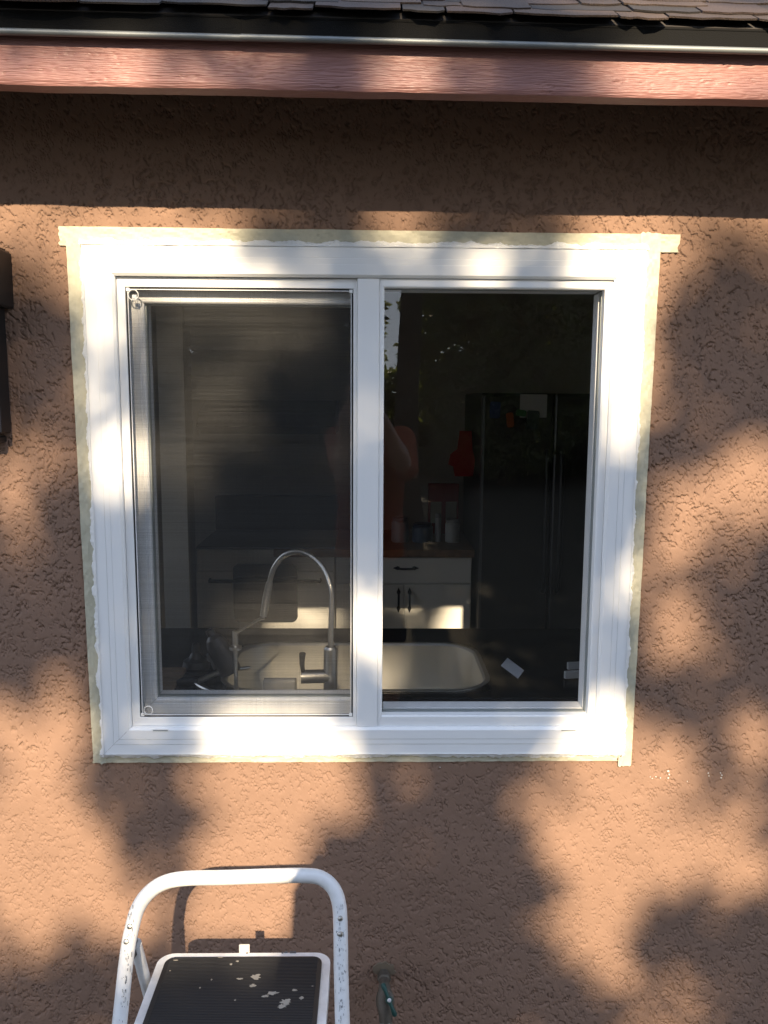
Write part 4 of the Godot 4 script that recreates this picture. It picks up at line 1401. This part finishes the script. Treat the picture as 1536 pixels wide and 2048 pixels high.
func to_px(p: Vector3) -> Vector2:
	var q := cam_basis.inverse() * (p - CAM)
	return Vector2(768.0 - FOCAL * q.x / q.z, 1024.0 + FOCAL * q.y / q.z)
func sprig() -> ArrayMesh:
	var st := mb()
	var r := RandomNumberGenerator.new()
	r.seed = 5
	for k in 9:
		var o := Vector3(r.randfn(0, 0.035), r.randfn(0, 0.035), r.randfn(0, 0.035))
		var d := Vector3(r.randfn(), r.randfn(), r.randfn()).normalized()
		var s := d.cross(Vector3(r.randfn(), r.randfn(), r.randfn())).normalized()
		var n := d.cross(s)
		var a := o
		var b := o + d * 0.038 + s * 0.021 + n * 0.004
		var c := o + d * 0.082
		var e := o + d * 0.038 - s * 0.021 + n * 0.004
		tri3(st, a, b, c, n, n, n)
		tri3(st, a, c, e, n, n, n)
	return st.commit()
func crown(parent: Node3D, mesh: Mesh, places: Array, m: Material, size := 1.0):
	var mm := MultiMesh.new()
	mm.transform_format = MultiMesh.TRANSFORM_3D
	mm.mesh = mesh
	mm.instance_count = places.size()
	for k in places.size():
		var b := Basis(Vector3(rng.randfn(), rng.randfn(), rng.randfn()).normalized(), rng.randf() * TAU).scaled(Vector3.ONE * size * rng.randf_range(0.75, 1.25))
		mm.set_instance_transform(k, Transform3D(b, places[k] - parent.position))
	var o := MultiMeshInstance3D.new()
	o.multimesh = mm
	o.material_override = m
	o.name = "crown"
	o.set_meta("kind", "stuff")
	parent.add_child(o)
func trees():
	var sp := sprig()
	# the shade tree: its crown stands between the sun and the wall, thin where the wall is lit
	var t := thing("shade_tree", "tall leafy shade tree with a dark trunk behind the photographer", "tree", Vector3(0.52, 0, 9.2))
	var places := []
	var nz := noise(71, 1.3, 2)
	var y := -0.6
	while y < 3.6:
		var x := -1.7
		while x < 1.9:
			var w := Vector3(x + rng.randf_range(-0.02, 0.02), y + rng.randf_range(-0.02, 0.02), 0.0)
			var p := to_px(w)
			var through := 0.0
			if p.x > -260 and p.x < 1800 and p.y > 120 and p.y < 2200: through = sun_through(p.x, p.y)
			else: through = 0.9 * smoothstep(0.05, 0.3, nz.get_noise_2d(x, y))
			var lam: float = -log(max(through, 0.012)) * 1.0
			# expected sprigs in this 4 cm cell
			var mean: float = lam * 0.04 * 0.04 * 0.87 / 0.0072
			var k := int(mean)
			if rng.randf() < mean - k: k += 1
			for q in k:
				var z := 9.2 + clampf(rng.randfn(0.0, 0.75), -1.7, 1.7)
				places.append(w + SUN * (z / SUN.z))
			x += 0.04
		y += 0.04
	# the rest of the crown, outside the rays that reach the wall
	while places.size() < 17000:
		var e := Vector3(rng.randfn(), rng.randfn(), rng.randfn()).normalized() * pow(rng.randf(), 0.4)
		var p := Vector3(0.5, 6.6, 9.2) + e * Vector3(3.6, 2.7, 2.2)
		var w := p - SUN * (p.z / SUN.z)
		if w.x > -1.7 and w.x < 1.9 and w.y > -0.6 and w.y < 3.6: continue
		if nz.get_noise_3dv(p * 1.4) < -0.12: continue
		places.append(p)
	crown(t, sp, places, M.leaf)
	var st := mb()
	var b := -t.position
	tube(st, smooth_path([Vector3(0.52, 0, 9.2) + b, Vector3(0.50, 1.5, 9.2) + b, Vector3(0.56, 3.2, 9.15) + b, Vector3(0.55, 4.7, 9.2) + b, Vector3(0.40, 5.9, 9.3) + b, Vector3(0.30, 7.2, 9.3) + b], 4), [0.27, 0.21, 0.18, 0.165, 0.155, 0.15, 0.15, 0.145, 0.14, 0.14, 0.135, 0.13, 0.125, 0.12, 0.11, 0.10, 0.09, 0.08, 0.07, 0.055, 0.04], 12)
	obj("trunk", st, M.bark, t)
	for q in [[Vector3(0.55, 4.4, 9.2), Vector3(-0.9, 5.2, 9.6), Vector3(-2.3, 6.4, 9.4)], [Vector3(0.55, 4.7, 9.2), Vector3(1.9, 5.3, 9.0), Vector3(3.0, 6.6, 9.2)], [Vector3(0.50, 5.2, 9.2), Vector3(0.3, 6.2, 10.2), Vector3(0.1, 7.6, 10.9)], [Vector3(0.50, 5.0, 9.2), Vector3(0.42, 5.9, 8.7), Vector3(0.30, 7.0, 8.3)]]:
		st = mb()
		tube(st, smooth_path([q[0] + b, q[1] + b, q[2] + b], 4), [0.085, 0.075, 0.07, 0.06, 0.055, 0.045, 0.035, 0.025, 0.012], 8)
		obj("limb", st, M.bark, t)
	# board fence added behind the garden, to keep mirrored ground and sky dark
	var fe := thing("added_board_fence", "added weathered brown board fence closing off the garden behind the trees", "fence", Vector3(0, 0, 17.6))
	var fm := [mottle(mat(Color(0.10, 0.075, 0.055), 0.9), M.blotch, 3.0), mottle(mat(Color(0.085, 0.066, 0.05), 0.9), M.blotch, 3.0), mottle(mat(Color(0.12, 0.09, 0.07), 0.9), M.blotch, 3.0)]
	var bm := []
	for k in 3:
		st = mb()
		bx(st, Vector3(0, 0.90 + k * 0.012, 0), Vector3(0.146, 1.84 + k * 0.024, 0.02), 0.003)
		bm.append(st.commit())
	for k in 150:
		obj("board", bm[rng.randi() % 3], fm[rng.randi() % 3], fe).position = Vector3(-11.2 + k * 0.15, 0, 0)
	for k in 10:
		st = mb()
		bx(st, Vector3(-11.0 + k * 2.44, 0.9, 0.06), Vector3(0.09, 1.8, 0.09), 0.005)
		obj("post", st, fm[0], fe)
	for k in 2:
		st = mb()
		bx(st, Vector3(0, 0.45 + k * 0.95, 0.03), Vector3(22.4, 0.09, 0.04), 0.003)
		obj("rail", st, fm[1], fe)
	# clipped hedge added before the fence, to block sun and sky under the crowns
	var he := thing("hedge", "added low dense dark hedge running along the foot of the fence", "hedge", Vector3(0, 0, 16.6))
	var hp := []
	for k in 9000: hp.append(Vector3(rng.randf_range(-11, 11), rng.randf_range(0.05, 2.3), 16.6 + rng.randf_range(-0.5, 0.5)))
	crown(he, sp, hp, M.leaf2, 2.0)
	for k in 12:
		st = mb()
		tube(st, [Vector3(-10.5 + k * 1.9, 0, 0), Vector3(-10.4 + k * 1.9, 1.0, 0.05), Vector3(-10.45 + k * 1.9, 2.0, 0)], [0.05, 0.04, 0.02], 7)
		obj("stem", st, M.bark, he)
	# bushy trees further off: what the panes mirror
	var lab := ["bushy dark tree standing behind the shade tree's trunk", "broad low tree beyond the lawn, beside the gap of sky", "dense round evergreen tree beyond the bushy tree", "loose leafy tree next to the broad low tree", "wide dark tree at the end of the garden past the evergreen", "tall hedge-like tree at the other end of the garden"]
	var spots := [[Vector3(2.72, 0, 14.5), 2.2, 3.9, 4.0], [Vector3(-1.65, 0, 15.0), 1.95, 3.9, 4.0], [Vector3(6.4, 0, 15.4), 2.7, 3.9, 4.0], [Vector3(-5.0, 0, 15.6), 2.5, 3.9, 4.0], [Vector3(11.0, 0, 15.5), 3.2, 3.9, 4.0], [Vector3(-9.6, 0, 15.5), 3.2, 3.9, 4.0]]
	for k in 6:
		var o: Vector3 = spots[k][0]
		var tt := thing("garden_tree", lab[k], "tree", o, "trees in the garden")
		var pl := []
		while pl.size() < 6000:
			var e := Vector3(rng.randfn(), rng.randfn(), rng.randfn()).normalized() * pow(rng.randf(), 0.42)
			var p: Vector3 = o + Vector3(0, spots[k][2], 0) + e * Vector3(spots[k][1], spots[k][3] * 0.95, 1.8)
			if p.y < 0.25 or nz.get_noise_3dv(p * 1.1) < (-0.12 if k == 0 and p.y > 2.4 else -0.28): continue
			pl.append(p)
		crown(tt, sp, pl, M.leaf3 if k % 2 == 0 else M.leaf2, 1.9)
		st = mb()
		tube(st, smooth_path([Vector3.ZERO, Vector3(0.1, 1.5, 0), Vector3(-0.05, 3.0, 0.1), Vector3(0.1, 4.8, 0)], 3), [0.17, 0.15, 0.14, 0.13, 0.12, 0.11, 0.09, 0.07, 0.05, 0.03], 9)
		obj("trunk", st, M.bark, tt)

# ================================================================ the photographer, mirrored in the panes and shading the wall
func sdf_mesh(st: SurfaceTool, bones: Array, cell: float, k: float):
	var lo := Vector3.ONE * 1e9
	var hi := -lo
	for b in bones:
		for e in [0, 2]:
			var r: float = b[e + 1] + cell * 3.0
			lo = lo.min(b[e] - Vector3.ONE * r)
			hi = hi.max(b[e] + Vector3.ONE * r)
	var n := Vector3i(((hi - lo) / cell).ceil()) + Vector3i.ONE
	var f := PackedFloat32Array()
	f.resize(n.x * n.y * n.z)
	f.fill(1.0)
	for b in bones:
		var pa: Vector3 = b[0]
		var pb: Vector3 = b[2]
		var ra: float = b[1]
		var rb: float = b[3]
		var m: float = max(ra, rb) + cell * 2.0 + k
		var i0 := Vector3i(((pa.min(pb) - Vector3.ONE * m - lo) / cell).floor()).clamp(Vector3i.ZERO, n - Vector3i.ONE)
		var i1 := Vector3i(((pa.max(pb) + Vector3.ONE * m - lo) / cell).ceil()).clamp(Vector3i.ZERO, n - Vector3i.ONE)
		var ab := pb - pa
		var l2: float = max(ab.length_squared(), 1e-9)
		for z in range(i0.z, i1.z + 1):
			for y in range(i0.y, i1.y + 1):
				var q := (z * n.y + y) * n.x
				for x in range(i0.x, i1.x + 1):
					var p := lo + Vector3(x, y, z) * cell
					var t := clampf((p - pa).dot(ab) / l2, 0.0, 1.0)
					var d := (p - pa - ab * t).length() - lerpf(ra, rb, t)
					var o := f[q + x]
					var h := maxf(k - absf(o - d), 0.0) / k
					f[q + x] = minf(o, d) - h * h * k * 0.25
	var vid := {}
	var vs := PackedVector3Array()
	var ns := PackedVector3Array()
	var sx := 1
	var sy := n.x
	var sz := n.x * n.y
	for z in n.z - 1:
		for y in n.y - 1:
			for x in n.x - 1:
				var q := z * sz + y * sy + x
				var c := [f[q], f[q + sx], f[q + sy], f[q + sx + sy], f[q + sz], f[q + sx + sz], f[q + sy + sz], f[q + sx + sy + sz]]
				var neg := 0
				for v in c: neg += 1 if v < 0.0 else 0
				if neg == 0 or neg == 8: continue
				var s := Vector3.ZERO
				var cnt := 0
				for e in [[0, 1], [2, 3], [4, 5], [6, 7], [0, 2], [1, 3], [4, 6], [5, 7], [0, 4], [1, 5], [2, 6], [3, 7]]:
					var a: float = c[e[0]]
					var b2: float = c[e[1]]
					if (a < 0.0) != (b2 < 0.0):
						var t2 := a / (a - b2)
						var va := Vector3(e[0] & 1, (e[0] >> 1) & 1, e[0] >> 2)
						var vb := Vector3(e[1] & 1, (e[1] >> 1) & 1, e[1] >> 2)
						s += va.lerp(vb, t2)
						cnt += 1
				vid[q] = vs.size()
				vs.append(lo + (Vector3(x, y, z) + s / cnt) * cell)
				ns.append(Vector3(c[1] + c[3] + c[5] + c[7] - c[0] - c[2] - c[4] - c[6], c[2] + c[3] + c[6] + c[7] - c[0] - c[1] - c[4] - c[5], c[4] + c[5] + c[6] + c[7] - c[0] - c[1] - c[2] - c[3]).normalized())
	for q in vid:
		for ax in 3:
			var s0: int = [sx, sy, sz][ax]
			var s1: int = [sy, sz, sx][ax]
			var s2: int = [sz, sx, sy][ax]
			if (f[q] < 0.0) == (f[q + s0] < 0.0): continue
			if not (vid.has(q - s1) and vid.has(q - s2) and vid.has(q - s1 - s2)): continue
			var w := [vid[q], vid[q - s1], vid[q - s1 - s2], vid[q - s2]]
			tri3(st, vs[w[0]], vs[w[1]], vs[w[2]], ns[w[0]], ns[w[1]], ns[w[2]])
			tri3(st, vs[w[0]], vs[w[2]], vs[w[3]], ns[w[0]], ns[w[2]], ns[w[3]])
func person():
	var o := Vector3(0.012, 0, 2.23)       # where the feet stand
	var t := thing("person", "person in an orange T-shirt and dark shorts photographing the window", "person", o)
	var B := func(a, ra, b, rb): return [a, ra, b, rb]
	var nk := Vector3(0, 1.56, 0.0)
	var ls := Vector3(-0.165, 1.50, -0.02)
	var rs := Vector3(0.165, 1.50, -0.02)
	var le := Vector3(-0.125, 1.33, -0.20)
	var re := Vector3(0.175, 1.36, -0.19)
	var ph := Vector3(-0.024, 1.655, 1.876) - o          # middle of the phone
	var lw := Vector3(-0.112, 1.615, 1.915) - o
	var rw := Vector3(0.075, 1.600, 1.925) - o
	var bones := [B.call(Vector3(0, 1.52, 0), 0.062, nk + Vector3(0, 0.06, -0.01), 0.058)]
	# legs and feet
	for s in [-1.0, 1.0]:
		var hip := Vector3(0.09 * s, 0.92, 0)
		var kn := Vector3(0.11 * s, 0.50, -0.02)
		var an := Vector3(0.12 * s, 0.09, 0.02)
		bones.append(B.call(hip, 0.085, kn, 0.058))
		bones.append(B.call(kn, 0.056, Vector3(0.115 * s, 0.36, 0.015), 0.056))
		bones.append(B.call(Vector3(0.115 * s, 0.36, 0.015), 0.056, an, 0.036))
	for a in [[ls, le, lw], [rs, re, rw]]:
		bones.append(B.call(a[0], 0.05, a[1], 0.041))
		bones.append(B.call(a[1], 0.041, a[1].lerp(a[2], 0.35), 0.041))
		bones.append(B.call(a[1].lerp(a[2], 0.35), 0.041, a[2], 0.027))
	bones.append(B.call(Vector3(0, 1.35, 0), 0.11, Vector3(0, 1.0, 0), 0.11))
	var st := mb()
	sdf_mesh(st, bones, 0.014, 0.03)
	# head
	var hd := Vector3(-0.035, 1.735, -0.03)
	var head := [B.call(hd + Vector3(0, 0.035, 0.015), 0.078, hd + Vector3(0, 0.03, -0.015), 0.074), B.call(hd + Vector3(0, -0.02, -0.035), 0.058, hd + Vector3(0, -0.075, -0.045), 0.036), B.call(hd + Vector3(0, 0.005, -0.088), 0.009, hd + Vector3(0, -0.025, -0.108), 0.013), B.call(hd + Vector3(-0.025, -0.062, -0.078), 0.008, hd + Vector3(0.025, -0.062, -0.078), 0.008), B.call(hd + Vector3(-0.035, 0.030, -0.084), 0.009, hd + Vector3(0.035, 0.030, -0.084), 0.009), B.call(nk + Vector3(0, 0.02, -0.005), 0.055, hd + Vector3(0, -0.06, 0.0), 0.056)]
	for s in [-1.0, 1.0]:
		head.append(B.call(hd + Vector3(0.077 * s, 0.02, 0.0), 0.011, hd + Vector3(0.073 * s, -0.025, -0.006), 0.009))
		head.append(B.call(hd + Vector3(0.030 * s, 0.010, -0.074), 0.013, hd + Vector3(0.032 * s, 0.010, -0.074), 0.013))
	sdf_mesh(st, head, 0.006, 0.012)
	# hands: the fingers lie behind the phone, the thumbs in front of it
	for s in [-1.0, 1.0]:
		var wr: Vector3 = lw if s < 0 else rw
		var ex := ph + Vector3(0.0365 * s, -0.02, 0.0)        # the phone's edge
		var kn2 := ex + Vector3(0.026 * s, 0.012, 0.012)
		var hand := [B.call(wr, 0.027, wr.lerp(kn2, 0.5), 0.026), B.call(wr.lerp(kn2, 0.5) + Vector3(0, 0.016, 0), 0.020, kn2 + Vector3(0, 0.024, 0), 0.014), B.call(wr.lerp(kn2, 0.5) - Vector3(0, 0.016, 0), 0.020, kn2 - Vector3(0, 0.028, 0), 0.013)]
		for k in 4:
			var y: float = [0.034, 0.013, -0.009, -0.030][k]
			var ln: float = [0.9, 1.0, 0.95, 0.75][k]
			var a := kn2 + Vector3(0, y, 0)
			var b := a + Vector3(-0.010 * s, 0.004, -0.024) * ln
			var c := ex + Vector3(-0.016 * s * ln, y + 0.006, -0.0125)
			hand.append(B.call(a, 0.0095, b, 0.0088))
			hand.append(B.call(b, 0.0088, c, 0.0076))
		var th0 := wr.lerp(kn2, 0.45) + Vector3(-0.004 * s, 0.010, 0.014)
		var th1 := ex + Vector3(0.008 * s, -0.008, 0.024)
		hand.append(B.call(th0, 0.013, th1, 0.0105))
		hand.append(B.call(th1, 0.0105, ex + Vector3(-0.014 * s, 0.010, 0.0135), 0.0085))
		sdf_mesh(st, hand, 0.005, 0.006)
	obj("body", st, M.skin, t)
	st = mb()
	sdf_mesh(st, [B.call(Vector3(-0.135, 1.49, -0.01), 0.066, Vector3(0.135, 1.49, -0.01), 0.066), B.call(Vector3(-0.075, 1.38, 0), 0.105, Vector3(-0.065, 1.05, 0), 0.095), B.call(Vector3(0.075, 1.38, 0), 0.105, Vector3(0.065, 1.05, 0), 0.095), B.call(Vector3(-0.06, 1.04, 0), 0.112, Vector3(0.06, 1.04, 0), 0.112), B.call(Vector3(-0.06, 0.93, 0), 0.115, Vector3(0.06, 0.93, 0), 0.115), B.call(ls, 0.064, ls.lerp(le, 0.72), 0.062), B.call(rs, 0.064, rs.lerp(re, 0.95), 0.060)], 0.014, 0.04)
	obj("shirt", st, M.orange, t)
	st = mb()
	sdf_mesh(st, [B.call(Vector3(-0.055, 0.86, 0), 0.118, Vector3(0.055, 0.86, 0), 0.118), B.call(Vector3(-0.09, 0.86, 0), 0.100, Vector3(-0.108, 0.50, -0.01), 0.086), B.call(Vector3(0.09, 0.86, 0), 0.100, Vector3(0.108, 0.50, -0.01), 0.086)], 0.016, 0.03)
	obj("shorts", st, M.dark_cloth, t)
	st = mb()
	sdf_mesh(st, [B.call(hd + Vector3(0, 0.055, 0.022), 0.080, hd + Vector3(0, 0.050, -0.008), 0.079), B.call(hd + Vector3(0, 0.0, 0.052), 0.058, hd + Vector3(0, -0.04, 0.045), 0.045)], 0.008, 0.02)
	obj("hair", st, M.hair, t)
	for s in [-1.0, 1.0]:
		st = mb()
		sdf_mesh(st, [B.call(Vector3(0.12 * s, 0.055, 0.05), 0.045, Vector3(0.13 * s, 0.045, -0.10), 0.042), B.call(Vector3(0.13 * s, 0.042, -0.10), 0.040, Vector3(0.135 * s, 0.036, -0.165), 0.032), B.call(Vector3(0.12 * s, 0.09, 0.02), 0.045, Vector3(0.12 * s, 0.06, 0.03), 0.048)], 0.010, 0.02)
		obj("shoe", st, M.dark_cloth, t)
	# the phone
	var pt := thing("phone", "slim black phone held up in both hands by the photographer", "phone", ph + o)
	st = mb()
	prism(st, round_rect(0.070, 0.142, 0.010), 0.0076, Transform3D(Basis(Vector3.RIGHT, deg_to_rad(-7.8)), Vector3(0, 0, -0.0038)))
	obj("phone_body", st, M.black, pt)
	st = mb()
	bx(st, Vector3(0, 0, 0.0042), Vector3(0.063, 0.118, 0.0006), 0.0, Transform3D(Basis(Vector3.RIGHT, deg_to_rad(-7.8)), Vector3.ZERO))
	obj("phone_screen", st, mat(Color(0.01, 0.01, 0.012), 0.08), pt)
